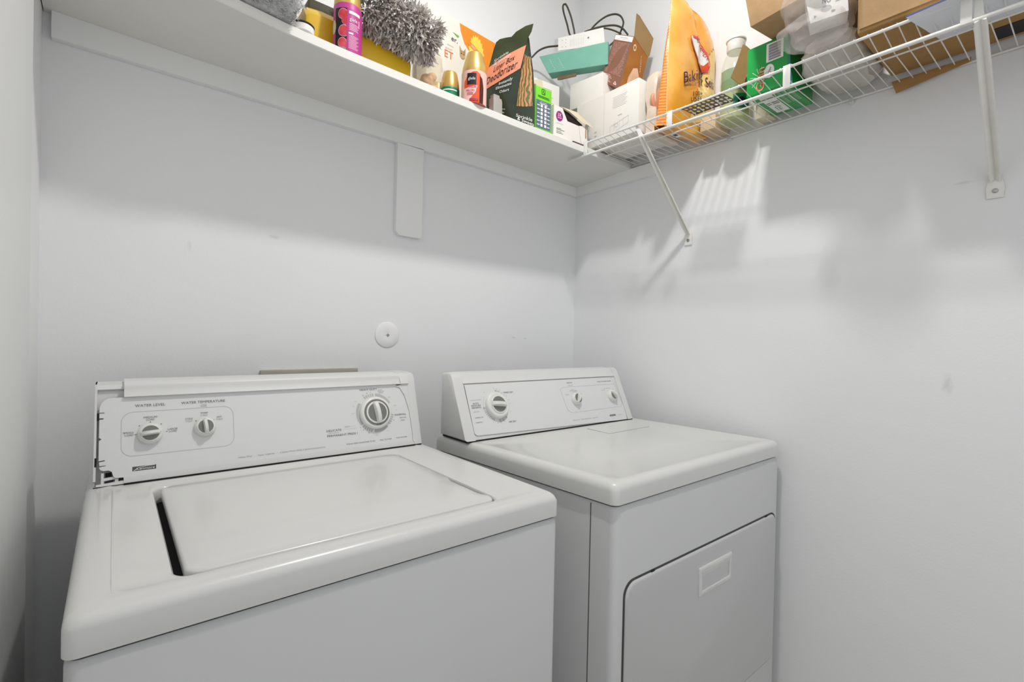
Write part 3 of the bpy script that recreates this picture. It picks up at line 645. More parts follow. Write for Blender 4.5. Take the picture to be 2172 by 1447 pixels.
def green_prints(p, R):
    p.rect(-.034, .0, .034, .056, M_green, 0, 24); p.text('3', -.006, .028, .014, M_white, 2); p.rect(-.022, .048, .022, .0515, M_white, 1, 10)
spray_can(-.7560, -.198, shelf_z(-.75), .0285, .062, .052, .0195, mat('can_green', (24, 130, 96), .4), 'short spray can with green label half hidden behind the melon spray can', green_prints)
spray_can(-.7760, -.160, shelf_z(-.79), .0230, .050, .040, .0165, mat('can_tan', (196, 160, 96), .4), 'smallest gold capped spray can behind the clear bag of peach pouches', None)

def towel():
    base = mat('plush_grey', (214, 214, 214), .95, var=.05, scale=120, bump=.6, bscale=500, sheen=.3)
    x0, x1, y0, y1, z0, z1 = -1.635, -1.205, -.332, -.03, 1.877, 2.06
    b = MB(); nx, ny = 120, 44; L = []
    for i in range(nx+1):
        x = x0 + (x1-x0)*i/nx; lp = []
        q = i/nx; zb = zbot(x)+ST+.004; sh = 1 if q < .9 else math.sqrt(max(0.0, 1-((q-.9)/.1)**2))*.9+.1
        for j in range(ny*2):
            a = 2*math.pi*j/(ny*2); ca, sa = math.cos(a), math.sin(a)
            ey = abs(ca)**.35*(1 if ca > 0 else -1); ez = abs(sa)**.45*(1 if sa > 0 else -1)
            hy, hz = (y1-y0)/2*(.94+.06*sh), (z1-zb)/2*(.55+.45*sh)
            p = Vector((x + .018*(ez)*q*q, (y0+y1)/2 + ey*hy, zb+hz + ez*hz*(1.0)))
            nv = Vector((0, ca, sa)); d = noise.noise(p*60)*.0035 + noise.noise(p*170)*.0025 + noise.noise(p*14)*.006
            if ez < -.9 and p.y > -.29: d = 0
            p += nv*d; p.x += noise.noise(p*90)*.012*q**6*1.5; p.z = max(p.z, zb-.002) if p.y > -.292 else p.z
            lp.append(p)
        L.append(lp)
    b.loft(L, base)
    # pile: short tufts on the seen faces
    rnd = random.Random(3)
    for k in range(9000):
        i = rnd.randrange(60, nx+1); j = rnd.randrange(ny, ny*2); p = L[i][j]
        if p.y > -.20 and i < nx-2: continue
        nv = Vector((.6*(i/nx)**8*2, math.cos(2*math.pi*j/(ny*2)), math.sin(2*math.pi*j/(ny*2)))).normalized()
        d = (nv + Vector((rnd.uniform(-.7, .7), rnd.uniform(-.7, .7), rnd.uniform(-.7, .7)))).normalized()*rnd.uniform(.005, .010)
        s = d.cross(Vector((rnd.uniform(-1, 1), rnd.uniform(-1, 1), rnd.uniform(-1, 1)))).normalized()*.0011
        q = p + Vector((rnd.uniform(-.003, .003), rnd.uniform(-.003, .003), 0))
        if (q+d).z < shelf_z(q.x)+.002: continue
        b.add([q-s, q+s, q+d], [(0, 1, 2)], base)
    b.build('plush_blanket', label='folded fluffy pale grey blanket hanging over the left end of the wooden shelf', cat='blanket', recalc=False)
towel()

def small_white():
    t = thing('plastic_tub', (-1.205, -.262, shelf_z(-1.2)), 'small low white dish with a dark rim between fluffy blanket and yellow box', 'container')
    b = MB(); c = (-1.192, -.268, shelf_z(-1.2)); b.lathe(c, [(.020, 0), (.024, .003), (.0245, .016), (.022, .018), (.0, .018)], M_white, 28); b.build('tub', t)
    b = MB(); b.lathe((c[0], c[1], c[2]+.0185), [(.0250, 0), (.0255, .002), (.022, .0045), (.0, .0045)], mat('dark_rubber', (52, 50, 40), .5), 28); b.build('rim', t)
small_white()

def yellow_box():
    my = mat('yellow_plastic', (232, 190, 44), .38, var=.02, scale=10, coat=.2)
    t = thing('yellow_container', (-1.03, -.16, shelf_z(-1.0)), 'large yellow box behind the magenta spray can, under the grey duster', 'box')
    b = MB(); L = []; zb = shelf_z(-1.03)+.004
    for x, zt in ((-1.168, 1.985), (-1.160, 1.992), (-1.125, 1.997), (-1.02, 1.992), (-.893, 1.972), (-.889, 1.966)):
        i = .004 if x in (-1.168, -.889) else 0
        z0_ = max(zb, shelf_z(x)+.001)
        L.append([(x, -.205+i, z0_), (x, -.212+i, zt-.03), (x, -.198+i, zt-.012), (x, -.185, zt-.002), (x, -.10, zt), (x, -.095, zt-.01), (x, -.095, z0_)])
    b.loft(L, my, smooth=False); b.build('box_body', t)
    b = MB(); b.box(-1.150, -1.02, -.165, -.102, 1.9975, 2.030, mat('brush_dark', (84, 80, 48), .6, rgb2=(40, 40, 30), wave=(120, 1, 'X')), .003)
    b.build('dark_brush', label='dark ridged brush head lying on top of the yellow box', cat='brush')
yellow_box()

def duster():
    mg = mat('duster_core', (128, 122, 116), .95, var=.1); fibs = [mat('fiber_grey', (214, 208, 202), .9, var=.05, scale=80), mat('fiber_pale', (238, 234, 229), .9, var=.05, scale=80), mat('fiber_dark', (182, 174, 166), .9, var=.05, scale=80)]
    t = thing('microfiber_duster', (-.93, -.24, 1.96), 'grey shaggy microfiber duster head lying over the yellow box', 'duster')
    A = Vector((-1.028, -.225, 2.028)); B = Vector((-.880, -.262, 1.992)); R = .054
    b = MB(); b.tube([A.lerp(B, k) for k in (0, .03, .1, .3, .6, .9, .97, 1)], [.008, R*.6, R*.9, R, R, R*.9, R*.6, .008], mg, 20); b.build('core', t)
    b = MB(); rnd = random.Random(11); ax = (B-A).normalized(); u0 = ax.orthogonal().normalized(); v0 = ax.cross(u0)
    for i in range(3000):
        k = rnd.uniform(-.06, 1.07); kc = min(1, max(0, k)); a = rnd.uniform(0, 2*math.pi)
        nv = u0*math.cos(a)+v0*math.sin(a)
        if k < .05: nv = (nv - ax*(.1-k)*5).normalized()
        if k > .95: nv = (nv + ax*(k-.9)*5).normalized()
        p = A.lerp(B, kc)+nv*R*.7; ln = rnd.uniform(.022, .036)
        jit = Vector((rnd.uniform(-1, 1), rnd.uniform(-1, 1), rnd.uniform(-1, 1)))*.7
        d1 = (nv + jit*.7).normalized(); d2 = (d1 + Vector((0, 0, -.55)) + Vector((rnd.uniform(-1, 1), rnd.uniform(-1, 1), rnd.uniform(-1, 1)))*.7).normalized()
        w = rnd.uniform(.0017, .0031); s = d1.cross(Vector((rnd.uniform(-1, 1), rnd.uniform(-1, 1), rnd.uniform(-1, 1)))).normalized()
        q1 = p+d1*ln*.5; q2 = q1+d2*ln*.35; q3 = q2+(d2+jit*.8).normalized()*ln*.3
        vs = [p-s*w, p+s*w, q1+s*w, q1-s*w, q2+s*w*.9, q2-s*w*.9, q3]
        n2 = s.cross(d1).normalized()*w; vs += [p+n2, p-n2, q1-n2, q1+n2, q2-n2, q2+n2]
        b.add(vs, [(0, 1, 2, 3), (3, 2, 4, 5), (5, 4, 6), (7, 8, 9, 10), (10, 9, 11, 12), (12, 11, 6)], fibs[rnd.choice((0, 0, 1, 1, 2))])
    o = b.build('fiber_pile', t, recalc=False, kind='stuff')
duster()

def clear_bag():
    mc = mat('clear_film', (236, 222, 188), .15, alpha=.30, var=.02, coat=.5)
    t = thing('clear_bag', (-.838, -.20, shelf_z(-.84)), 'clear plastic bag holding small peach coloured pouches, under the duster on the shelf', 'bag')
    b = MB(); zb = shelf_z(-.84)+.001; n = 26; L = []
    for k in range(9):
        q = k/8; z = zb + q*.118; lp = []
        for j in range(n):
            a = 2*math.pi*j/n; rx = .046*(1-.05*q); ry = .036*(1-.15*q); p = Vector((-.836+rx*math.cos(a), -.205+ry*math.sin(a), z))
            d = noise.noise(p*45)*.010; lp.append(p+Vector((math.cos(a)*d, math.sin(a)*d, 0)))
        L.append(lp)
    b.loft(L, mc, smooth=True); b.build('bag_film', t, recalc=False)
    b = MB()
    for (x, y, z, r) in ((-.855, -.205, .022, .016), (-.818, -.212, .030, .018), (-.835, -.200, .060, .019), (-.812, -.190, .080, .014)):
        b.lathe((x, y, zb+z-r*.8), [(0.001, 0), (r*.8, r*.25), (r, r*.8), (r*.8, r*1.35), (.001, r*1.6)], mat('peach_pouch', (222, 158, 108), .6, rgb2=(226, 190, 140), scale=40), 14)
    b.build('peach_pouch', t, label='small rounded peach pouches inside the bag'); 
    b = MB(); b.lathe((-.868, -.236, zb+.018), [(.013, 0), (.013, .002), (.004, .002), (.004, 0)], mat('taupe_disc', (150, 134, 112), .5), 24, axis=(-.5, -.86, 0)); b.lathe((-.868, -.238, zb+.018), [(.004, .0022), (.0, .0024)], M_dark, 12, axis=(-.5, -.86, 0)); b.build('round_tag', t, label='flat taupe disc with a dark centre hole')
clear_bag()

def litter_box():
    t = thing('cat_litter_box', (-.62, -.06, 1.86), 'large white and orange cat litter carton standing against the back wall behind the spray cans', 'carton')
    mo = mat('bright_orange', (246, 146, 34), .45, var=.03); my = mat('burst_yellow', (250, 222, 90), .45, var=.03); mw = mat('carton_offwhite', (232, 226, 212), .45, rgb2=(240, 237, 230), scale=6)
    A = on(925, 8, (-.735, -.078, 1.9), 84); o = Vector((A.x-.030, A.y, 1.862)); az = math.radians(84); U = Vector((math.sin(az), math.cos(az), 0)); D = Vector((-U.y, U.x, 0))
    W, H = .290, .372; V = Vector((0, 0, 1))
    b = MB(); b.hexa(o, U*W, D*.055, V*H, mw, .002); b.build('carton_body', t)
    n = U.cross(V)
    def uv(x, y): p = on(x, y, o, 84)-o; return (p.dot(U), p.z)
    pr = Pr(plane_fn(o + n*.0002, U, V))
    pr.poly([uv(975, 49), (W-.001, uv(1048, 88)[1]-.005), (W-.001, .10), (W*.80, .10), uv(1005, 125), uv(985, 92), uv(977, 65)], mo)
    c = uv(1010, 118); pts = []
    for i in range(40):
        a = 2*math.pi*i/40; r = .040 if i % 2 else .034; pts.append((c[0]+r*math.cos(a)*.9, c[1]+r*math.sin(a)*1.6+.005))
    pr.poly(pts, my, 1); c2 = uv(1006, 98); pr.poly([(c2[0]-.030, c2[1]+.012), (c2[0]+.022, c2[1]-.010), (c2[0]+.022, c2[1]-.026), (c2[0]-.030, c2[1]-.006)], mo, 2); pr.text('360\u00b0', c2[0]-.004, c2[1]-.007, .009, M_white, 3, w=.024, rot=-22)
    q = uv(964, 84); pr.text('er.', q[0], q[1], .016, M_black, 1, w=.026); g = uv(966, 75); pr.poly([(g[0]-.012, g[1]+.006), (g[0]+.016, g[1]+.004), (g[0]+.010, g[1]-.004)], mat('leaf_green', (120, 190, 60), .5), 1)
    q = uv(952, 116); pr.text('ET', q[0], q[1], .024, mat('orange_text', (238, 120, 50), .5), 1, w=.034); q = uv(952, 104); pr.text('& DUTY', q[0], q[1], .006, M_cardl, 1, w=.028); q = uv(955, 97); pr.text('HEAVEN', q[0], q[1], .004, M_cardl, 1, w=.026)
    q = uv(942, 152); pr.text('LBS', q[0], q[1], .009, M_pink, 1, w=.014)
    q = uv(981, 117); mt = mat('tan_fur', (196, 160, 110), .7, var=.2, scale=120)
    pr.disc(q[0], q[1], .012, .014, mt, 1); pr.poly([(q[0]-.012, q[1]+.006), (q[0]-.014, q[1]+.026), (q[0]-.002, q[1]+.012)], mt, 1); pr.poly([(q[0]+.012, q[1]+.006), (q[0]+.012, q[1]+.026), (q[0]+.002, q[1]+.012)], mt, 1)
    for s in (-.005, .005): pr.disc(q[0]+s, q[1]+.003, .0017, .002, M_dark, 2)
    pr.build('front_print', t, recalc=False)
litter_box()

def pouch():
    t = thing('stand_up_pouch', (-.55, -.24, 1.862), 'dark green stand up pouch with a coral band on the wooden shelf', 'pouch')
    mo = mat('olive_film', (66, 74, 38), .35, rgb2=(48, 56, 28), scale=14, coat=.3, bump=.25, bscale=40); md = mat('green_film', (36, 50, 34), .35, var=.12, scale=20, coat=.3); mc = mat('coral_band', (240, 150, 118), .45, var=.03)
    z0 = shelf_z(-.55)
    Ao = Vector((-.556, -.252, z0)); AZ = 150
    def F(x, y): return on(x, y, Ao, AZ)
    # silhouette of the front panel, left edge and right edge bottom to top
    Lp = [F(1030, 250), F(1026, 225), F(1027, 190), F(1032, 160), F(1041, 130), F(1049, 100)]
    Rp = [F(1087, 262), F(1091, 235), F(1096, 195), F(1104, 145), F(1114, 105), F(1120, 78)]
    Lp[0].z = z0+.0; Lp[0].x, Lp[0].y = Lp[1].x+.003, Lp[1].y
    U = Vector((math.sin(math.radians(AZ)), math.cos(math.radians(AZ)), 0)); n = U.cross(Vector((0, 0, 1)))
    def bil(i, s, bulge=True):
        i0 = int(i); i1 = min(5, i0+1); f = i-i0
        l = Lp[i0].lerp(Lp[i1], f); r = Rp[i0].lerp(Rp[i1], f); p = l.lerp(r, s)
        return p + n*(.010*math.sin(math.pi*s)*math.sin(math.pi*min(1, i/5)) + noise.noise(p*30)*.002 if bulge else 0)
    b = MB(); N, S = 20, 14; P = [[bil(5*i/N, j/S) for j in range(S+1)] for i in range(N+1)]
    back = [[bil(5*i/N, j/S) - n*(.062*(1-(i/N)**1.3)+.0025) for j in range(S+1)] for i in range(N+1)]
    vs = [p for r in P for p in r]; fs = [(i*(S+1)+j, i*(S+1)+j+1, (i+1)*(S+1)+j+1, (i+1)*(S+1)+j) for i in range(N) for j in range(S)]
    b.add(vs, fs, md, True); vs = [p for r in back for p in r]; b.add(vs, fs, md, True)
    b.add([p for p in P[0]]+[p for p in back[0]], [tuple(list(range(S+1))+list(range(2*S+1, S, -1)))], md)
    for s in (0, S):                               # left closing side
        if s == 0: b.add([P[i][0] for i in range(N+1)]+[back[i][0] for i in range(N+1)], [(i, i+1, N+2+i, N+1+i) for i in range(N)], md, True)
    # top fin
    top = [F(1049, 100), F(1052, 90), F(1060, 83), F(1072, 80), F(1085, 78), F(1095, 67), F(1115, 55), F(1131, 50), F(1127, 66), F(1120, 79), F(1085, 96)]
    b.prism(top, -n*.0025, mo)
    b.build('pouch_body', t, recalc=False)
    # right gusset, folded inwards
    b = MB(); G = []
    Gr = [Vector((-.489, -.274, z0)), on(1134, 235, (-.489, -.274, z0), 108), on(1134, 195, (-.489, -.274, z0), 108), on(1131, 150, (-.489, -.274, z0), 108), on(1126, 112, (-.489, -.274, z0), 108), F(1122, 80)-n*.002]
    G0 = []
    for i in range(N+1):
        k = 5*i/N; i0 = int(k); i1 = min(5, i0+1); f = k-i0; r = Gr[i0].lerp(Gr[i1], f); l = P[i][S]; m_ = l.lerp(r, .5) + Vector((.012, .010, 0))*math.sin(math.pi*(i/N))*.5
        G0.append([l, m_, r, back[i][S]])
    b.add([p for g in G0 for p in g], [(i*4+j, i*4+j+1, i*4+j+5, i*4+j+4) for i in range(N) for j in range(3)], md, True)
    b.build('side_gusset', t, recalc=False)
    # prints follow the bulged film
    def fn(u, v, h):
        # u in 0..1 across, v = row 0..5
        i0 = int(max(0, min(4.999, v))); p = bil(max(0, min(5, v)), u); return p + n*(h*1.6+.0006)
    pr = Pr(fn)
    def strip(pts_l, pts_r, mt, k, S_=12):
        for j in range(S_):
            a, c = j/S_, (j+1)/S_
            la = pts_l[0]+(pts_r[0]-pts_l[0])*a; lb = pts_l[0]+(pts_r[0]-pts_l[0])*c; ha = pts_l[1]+(pts_r[1]-pts_l[1])*a; hb = pts_l[1]+(pts_r[1]-pts_l[1])*c
            for q in range(3):
                f0, f1 = q/3, (q+1)/3
                pr.poly([(a, la+(ha-la)*f0), (c, lb+(hb-lb)*f0), (c, lb+(hb-lb)*f1), (a, la+(ha-la)*f1)], mt, k)
    strip((1.9, 3.55), (3.0, 4.35), mc, 0); strip((3.55, 5.0), (4.35, 5.0), mo, 0)
    W = .10
    def tx(s, u, v, h, mt, w, rot, sk=.12):
        vs, fs = text_mesh(s); x0 = min(a for a, _ in vs); x1 = max(a for a, _ in vs); P_ = []
        for a, c in vs:
            a = (a-(x0+x1)/2)/(x1-x0)*w; c = (c-.35)/.7*h; P_.append(pr.pt(u+a, v + c + a*rot, 2))
        pr.add(P_, fs, mt)
    tx('Litter Box', .50, 3.44, .36, M_black, .55, .9); tx('Deodorizer', .48, 2.90, .46, M_black, .84, .9)
    tx('Sprinkle', .34, 3.98, .22, M_white, .40, .75); tx('& Sweep', .40, 3.74, .22, M_white, .46, .75)
    tx('Instantly', .66, 2.42, .15, M_white, .36, .8); tx('Eliminates', .62, 2.18, .15, M_white, .42, .8); tx('Odors', .66, 1.94, .15, M_white, .26, .8)
    for i, s in enumerate(('safe natural formula', 'pet friendly', 'long lasting freshness')): tx(s, .55, .92-i*.20, .07, M_white, .36-.04*i, .3)
    tx('2 LB', .78, .32, .13, M_white, .12, .2)
    split_print(pr, 'front_print', t, 2, 1.955)
    gp = Pr(lambda u, v, h: (lambda i0, f: (G0[i0][0].lerp(G0[i0][1], min(1, u*2)) if u < .5 else G0[i0][1].lerp(G0[i0][2], u*2-1)).lerp(G0[min(N, i0+1)][0].lerp(G0[min(N, i0+1)][1], min(1, u*2)) if u < .5 else G0[min(N, i0+1)][1].lerp(G0[min(N, i0+1)][2], u*2-1), f) + Vector((-.6, -.8, 0))*(h+.0006))(int(min(N-1, v)), min(1, v-int(min(N-1, v)))))
    ml = mat('leaf_print', (206, 140, 96), .5, rgb2=(96, 104, 52), wave=(28, 9, 'X'))
    for i in range(5, 15):
        for j in range(4): gp.poly([(.08+.20*j, i), (.08+.20*(j+1), i), (.08+.20*(j+1), i+1), (.08+.20*j, i+1)], ml, 0)
    vs, fs = text_mesh('Sprinkle'); gp.add([gp.pt(.5+(a-1.6)*.25, 1.9+c*1.2-(a-1.6)*.25, 2) for a, c in vs], fs, M_white)
    vs, fs = text_mesh('& Sweep'); gp.add([gp.pt(.55+(a-1.6)*.23, 1.0+c*1.2-(a-1.6)*.25, 2) for a, c in vs], fs, M_white)
    split_print(gp, 'gusset_print', t, 2, 1.925)
pouch()

def small_stuff():
    b = MB(); z = shelf_z(-.65); c = Vector((-.6405, -.272, z))
    b.loft([[c + Vector((dx*w-.001*k, dy*w, h)) for dx, dy in ((-.017, -.012), (-.012, -.015), (.012, -.015), (.017, -.010), (.017, .010), (-.017, .010))] for k, (w, h) in enumerate(((1, 0), (1, .038), (.96, .044), (.7, .046), (.7, .054)))], mat('grey_plastic', (168, 164, 156), .5), smooth=False)
    b.build('grey_stopper', label='small grey plastic piece on the shelf edge in front of the green pouch', cat='plastic piece')
    # bright green chart box
    t = thing('green_tall_box', (-.44, -.25, shelf_z(-.44)), 'narrow bright green box with a blue panel of white squares beside the pouch', 'box')
    mg = mat('lime_green', (120, 214, 50), .45, var=.03); mb = mat('slate_panel', (98, 112, 140), .5)
    z = shelf_z(-.44); o = Vector((-.4735, -.262, z)); U = Vector((.067, -.003, 0)); V = Vector((0, 0, 1)); D = Vector((.002, .045, 0))
    b = MB(); b.hexa(o, U, D, V*.151, mg, .0006); b.build('box_body', t)
    b = MB(); q = o+V*.151; b.prism([q+D, q+D+U*1.0, q+D+U*.95+V*.048, q+D+U*.80+V*.056, q+D+U*.05+V*.030], (0, -.0008, 0), M_cream); b.prism([q, q+U*.0, q+D, q+D+V*.018+Vector((-.004, 0, 0)), q+V*.004], (.0008, 0, 0), M_cream)
    b.build('open_flap', t, label='raised cream lid flaps')
    pr = Pr(plane_fn(o, U, V)); pr.rect(.002, .018, .064, .108, mb)
    for r in range(6):
        for c_ in (.021, .037): pr.rect(c_, .024+r*.0125, c_+.009, .033+r*.0125, M_white, 1)
        pr.rect(.006, .027+r*.0125, .018, .030+r*.0125, M_white, 1); pr.rect(.049, .026+r*.0125, .060, .029+r*.0125, M_white, 1)
    pr.text('USE CHART', .033, .103, .004, M_white, 1, w=.030); pr.rect(.016, .097, .050, .099, M_white, 1)
    pr.path(rr2(.0245, .130, .0385, .146, .002), .0015, M_dark, 1, True); pr.path([(.0275, .134), (.031, .142), (.036, .132)], .0015, M_dark, 1)
    pr.rect(.008, .121, .056, .1225, M_dark, 1); pr.rect(.010, .117, .058, .1183, M_dark, 1); pr.rect(.022, .008, .044, .0105, M_dark, 1)
    pr.build('chart_print', t, recalc=False)
    # carton covered in fine text behind
    t = thing('text_carton', (-.36, -.15, 1.86), 'white carton covered in fine grey print behind the green tall box', 'carton')
    o = Vector((-.372, -.135, shelf_z(-.36)+.0005)); U = Vector((.115, -.012, 0)); b = MB(); b.hexa(o, U, (.004, .07, 0), (0, 0, .262), M_wcard, .0008); b.build('carton_body', t)
    pr = Pr(plane_fn(o, U, V))
    for r in range(22):
        if r % 7 == 6: continue
        pr.rect(.035, .10+r*.0065, .060+.03*((r*37) % 10)/10, .1012+r*.0065, M_ink2, 0)
    for i in range(8): pr.rect(.098, .125+i*.004, .110, .127+i*.004, M_ink, 0)
    pr.build('text_print', t, recalc=False)
    # torn 3X box
    t = thing('torn_white_box', (-.30, -.27, shelf_z(-.3)), 'torn open white box with a purple dot at the corner end of the wooden shelf', 'box')
    z = shelf_z(-.3); o = Vector((-.398, -.268, z)); U = Vector((.150, -.018, 0)); D = Vector((.010, .085, 0)); un = U.normalized(); n = un.cross(V)
    def w_(pts, off, mt): b.prism(pts, off, mt)
    b = MB(); H = .112
    f = lambda u, v: o + un*u + V*v
    w_([f(0, 0), f(.151, 0), f(.151, .010), f(.112, .050), f(.108, .066), f(.058, .070), f(.036, .108), f(.002, .112)], -n*.0009, M_wcard)      # front with the torn mouth
    w_([o, o+D, o+D+V*.115, o+V*.112], (.0009, 0, 0), M_wcard); w_([o+D, o+D+U, o+D+U+V*.10, o+D+V*.115], (0, -.0009, 0), M_wcard)
    w_([o+U, o+U+D, o+U+D+V*.10, o+U+V*.08, f(.140, .080), f(.132, .060)], (-.0009, 0, 0), M_wcard); w_([o, o+U, o+U+D, o+D], (0, 0, .0009), M_wcard)
    b.build('box_body', t)
    b = MB(); w_([f(.030, .112)+D*.10, f(.045, .05)+D*.10, f(.128, .045)+D*.10, f(.130, .078)+D*.10, f(.070, .104)+D*.10], n*.0006, mat('inside_shade', (38, 30, 18), .9)); b.build('inside_shade_sheet', t, label='dark sheet standing for the shaded inside of the open box')  # dark sheet behind the torn mouth, interior shade put into its colour
    b = MB(); w_([f(.030, .111), f(.066, .104), f(.118, .083), f(.158, .070)+Vector((.0, -.012, 0)), f(.150, .088), f(.10, .110), f(.045, .126)+D*.3], V*.0009, M_cream); b.build('torn_flap', t, label='torn cream flap bent outwards')
    b = MB(); w_([f(.108, .066)+n*.001, f(.118, .068)+n*.001, f(.142, .060)+n*.002, f(.146, .006)+n*.001, f(.122, .0)+n*.001, f(.112, .040)+n*.001], n*.0009, M_wcard); b.build('hanging_scrap', t)
    pr = Pr(plane_fn(o, U, V)); pr.disc(.024, .078, .0145, .0170, mat('purple_dot', (150, 44, 128), .45), 0, 28); pr.text('3X', .024, .082, .011, M_white, 1, w=.015); pr.rect(.016, .071, .033, .0735, M_pinkt, 1)
    pr.rect(.010, .0535, .040, .0542, M_ink2); 
    for u, v, w in ((.012, .036, .020), (.012, .032, .034), (.012, .026, .022), (.012, .021, .028)): pr.rect(u, v, u+w, v+.0018, M_ink)
    pr.rect(.135, .030, .1395, .062, M_cardd, 8); pr.build('front_print', t, recalc=False)
    b = MB(); b.box(-.325, -.255, -.2885, -.2835, shelf_z(-.3)-.0, shelf_z(-.3)+.005, mat('plum_scrap', (90, 60, 70), .7), .001); b.build('dark_scrap', label='thin dark plum strip lying under the torn white box at the shelf edge', cat='strip')
small_stuff()

def corner_pile():
    V = Vector((0, 0, 1))
    # big white box straddling wooden and wire shelf, long side faces the room
    t = thing('large_white_box', (-.13, -.34, 1.862), 'large plain white carton with a line drawing at the corner, half on the wire shelf', 'carton')
    x0, x1, ya, yb, z0, z1 = -.222, -.045, -.205, -.476, 1.8635, 2.033
    b = MB(); b.box(x0, x1, yb, ya, z0, z1, M_wcard, .001); b.build('carton_body', t)
    pr = Pr(plane_fn((x0, ya, z0), (0, -1, 0), V))
    pr.rect(.1275, .0, .1282, z1-z0, M_ink3)
    for i in range(8): pr.rect(.165+.002*(i % 2), .140-i*.005, .225-.004*(i % 3), .1408-i*.005, M_ink3)
    pr.path([(.155, .045), (.232, .062), (.232, .040), (.155, .018)], .0008, M_ink3, close=True); pr.path([(.16, .05), (.172, .052), (.172, .018)], .0006, M_ink3)
    for u in (.175, .195, .21): pr.path([(u, .03), (u, .06)], .0006, M_ink3)
    pr.ring(.182, .045, .006, .007, 0, 360, M_ink3); pr.rect(.188, .074, .205, .0765, M_ink3)
    pr.ring(.050, .072, .012, .0132, -60, 150, M_ink); pr.path([(.045, .066), (.058, .078)], .001, M_ink)
    for v in (.046, .032, .022): pr.rect(.086, v, .096, v+.005, M_ink3)
    pr.build('side_print', t, recalc=False)
    pr = Pr(plane_fn((x0, yb, z0), (1, 0, 0), V)); pr.poly(rr2(.055, .045, .15, .135, .012), mat('peach_tint', (226, 176, 150), .5)); pr.build('end_print', t, recalc=False)
    # blank white box on top
    b = MB(); o = Vector((-.217, -.163, 2.036)); U = Vector((.020, -.140, 0)); b.hexa(o, U, (.125, .016, 0), V*.094, M_wcard, .0012); b.build('blank_white_box', label='blank white box lying on top of the large white carton', cat='box')
    # teal drawer box
    t = thing('teal_box', (-.25, -.22, 2.13), 'open teal cardboard box tilted across the top of the white boxes', 'box')
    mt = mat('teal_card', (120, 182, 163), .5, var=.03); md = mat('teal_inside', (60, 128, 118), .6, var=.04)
    an = (-.300, -.080, 2.24); az = 149; F = lambda x, y: on(x, y, an, az)
    TL, TR, BL, BR = F(1144, 120), F(1290, 88), F(1163, 156), F(1290, 136)
    n = (TR-TL).cross(TL-BL).normalized(); n = n if n.dot(CAM-TL) > 0 else -n; dv = -n*.050 + V*.006
    b = MB(); e = .0012
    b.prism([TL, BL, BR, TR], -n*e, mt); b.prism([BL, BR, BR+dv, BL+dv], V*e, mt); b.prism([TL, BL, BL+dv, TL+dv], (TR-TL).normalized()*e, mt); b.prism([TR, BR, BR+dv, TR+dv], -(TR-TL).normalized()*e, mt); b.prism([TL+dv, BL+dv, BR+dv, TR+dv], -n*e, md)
    b.build('box_body', t)
    U = (TR-TL).normalized(); W_ = (TL-BL).normalized(); pr = Pr(plane_fn(BL, U, W_)); 
    for u in (.030, .062): 
        for i in range(7): pr.disc(u+.0008*(i % 2), .012+i*.007, .0009, .0014, M_white)
    pr.build('dotted_print', t, recalc=False)
    b = MB(); P_ = lambda x, y: on(x, y, (an[0]+.008, an[1]+.012, 2.2), az); pts = [P_(1184, 108), P_(1184, 81), P_(1230, 70), P_(1280, 58), P_(1283, 94)]
    b.prism(pts, -n*.002, M_white); o_ = b.build('folded_leaflet', label='folded white leaflet with small dots sticking up out of the teal box', cat='leaflet')
    L0 = P_(1184, 108); U2 = (P_(1283, 90)-L0).normalized(); pr = Pr(plane_fn(L0+n*.0003, U2, V)); WL[o_] = WL.get(o_)
    for u, v in ((.015, .012), (.015, .036), (.029, .010), (.029, .024), (.029, .036)): pr.disc(u, v, .0011, .0012, M_dark)
    for i in range(9): pr.rect(.045+i*.006, .008, .0456+i*.006, .034, M_ink3)
    pr.disc(.112, .028, .003, .003, M_ink); pr.build('leaflet_print', o_, recalc=False)
    # brown strap like thing in the teal box
    b = MB(); q = F(1182, 166)-n*.006; q2 = F(1222, 158)-n*.006; s = (q2-q).normalized(); up = V
    b.prism([q+up*.004, q-up*.004, q-up*.006+s*.01, q2-up*.004, q2+up*.006, q+up*.006+s*.01], n*.004, mat('brown_leather', (112, 92, 60), .6, var=.1)); b.build('brown_strap', label='brown strap with a small metal tag under the teal box', cat='strap')
    # brown coffee coloured carton leaning to the right
    t = thing('brown_carton', (-.12, -.36, 2.07), 'open brown carton leaning over beside the teal box with its lid flap up', 'carton')
    mb = mat('cocoa_card', (128, 84, 62), .5, var=.04); mo = mat('caramel_card', (168, 108, 40), .5, rgb2=(150, 92, 34), scale=14); mf = mat('flap_brown', (150, 122, 78), .55, var=.04)
    d0 = depth(at(1313, 190, X=-.150))
    E0, L0_, E1, L1 = dp(1313, 189, d0), dp(1273, 171, d0+.028), dp(1345, 77, d0-.004), dp(1306, 72, d0+.024)
    R1, R0 = dp(1374, 122, d0+.020), dp(1350, 214, d0+.024)
    b = MB(); Q = R1-E1+L1
    for f in ((L0_, E0, E1, L1), (E0, R0, R1, E1), (L0_, L1, Q, L0_+R0-E0), (R0, L0_+R0-E0, Q, R1), (L0_, L0_+R0-E0, R0, E0)): 
        nn = (f[1]-f[0]).cross(f[2]-f[0]).normalized(); b.add(f, [(0, 1, 2, 3)], mo if f[0] is E0 else mb)
    b.build('carton_body', t, recalc=False)
    b = MB(); fl = [E1, R1, dp(1378, 118, d0+.018), dp(1386, 82, d0+.008), dp(1358, 36, d0-.012), dp(1350, 28, d0-.010)]; nn = (fl[1]-fl[0]).cross(fl[3]-fl[0]).normalized(); b.prism(fl, nn*.0008, mf); b.prism([fl[5], fl[4], dp(1356, 33, d0-.002), dp(1351, 37, d0-.002)], nn*.0008, M_cardd)
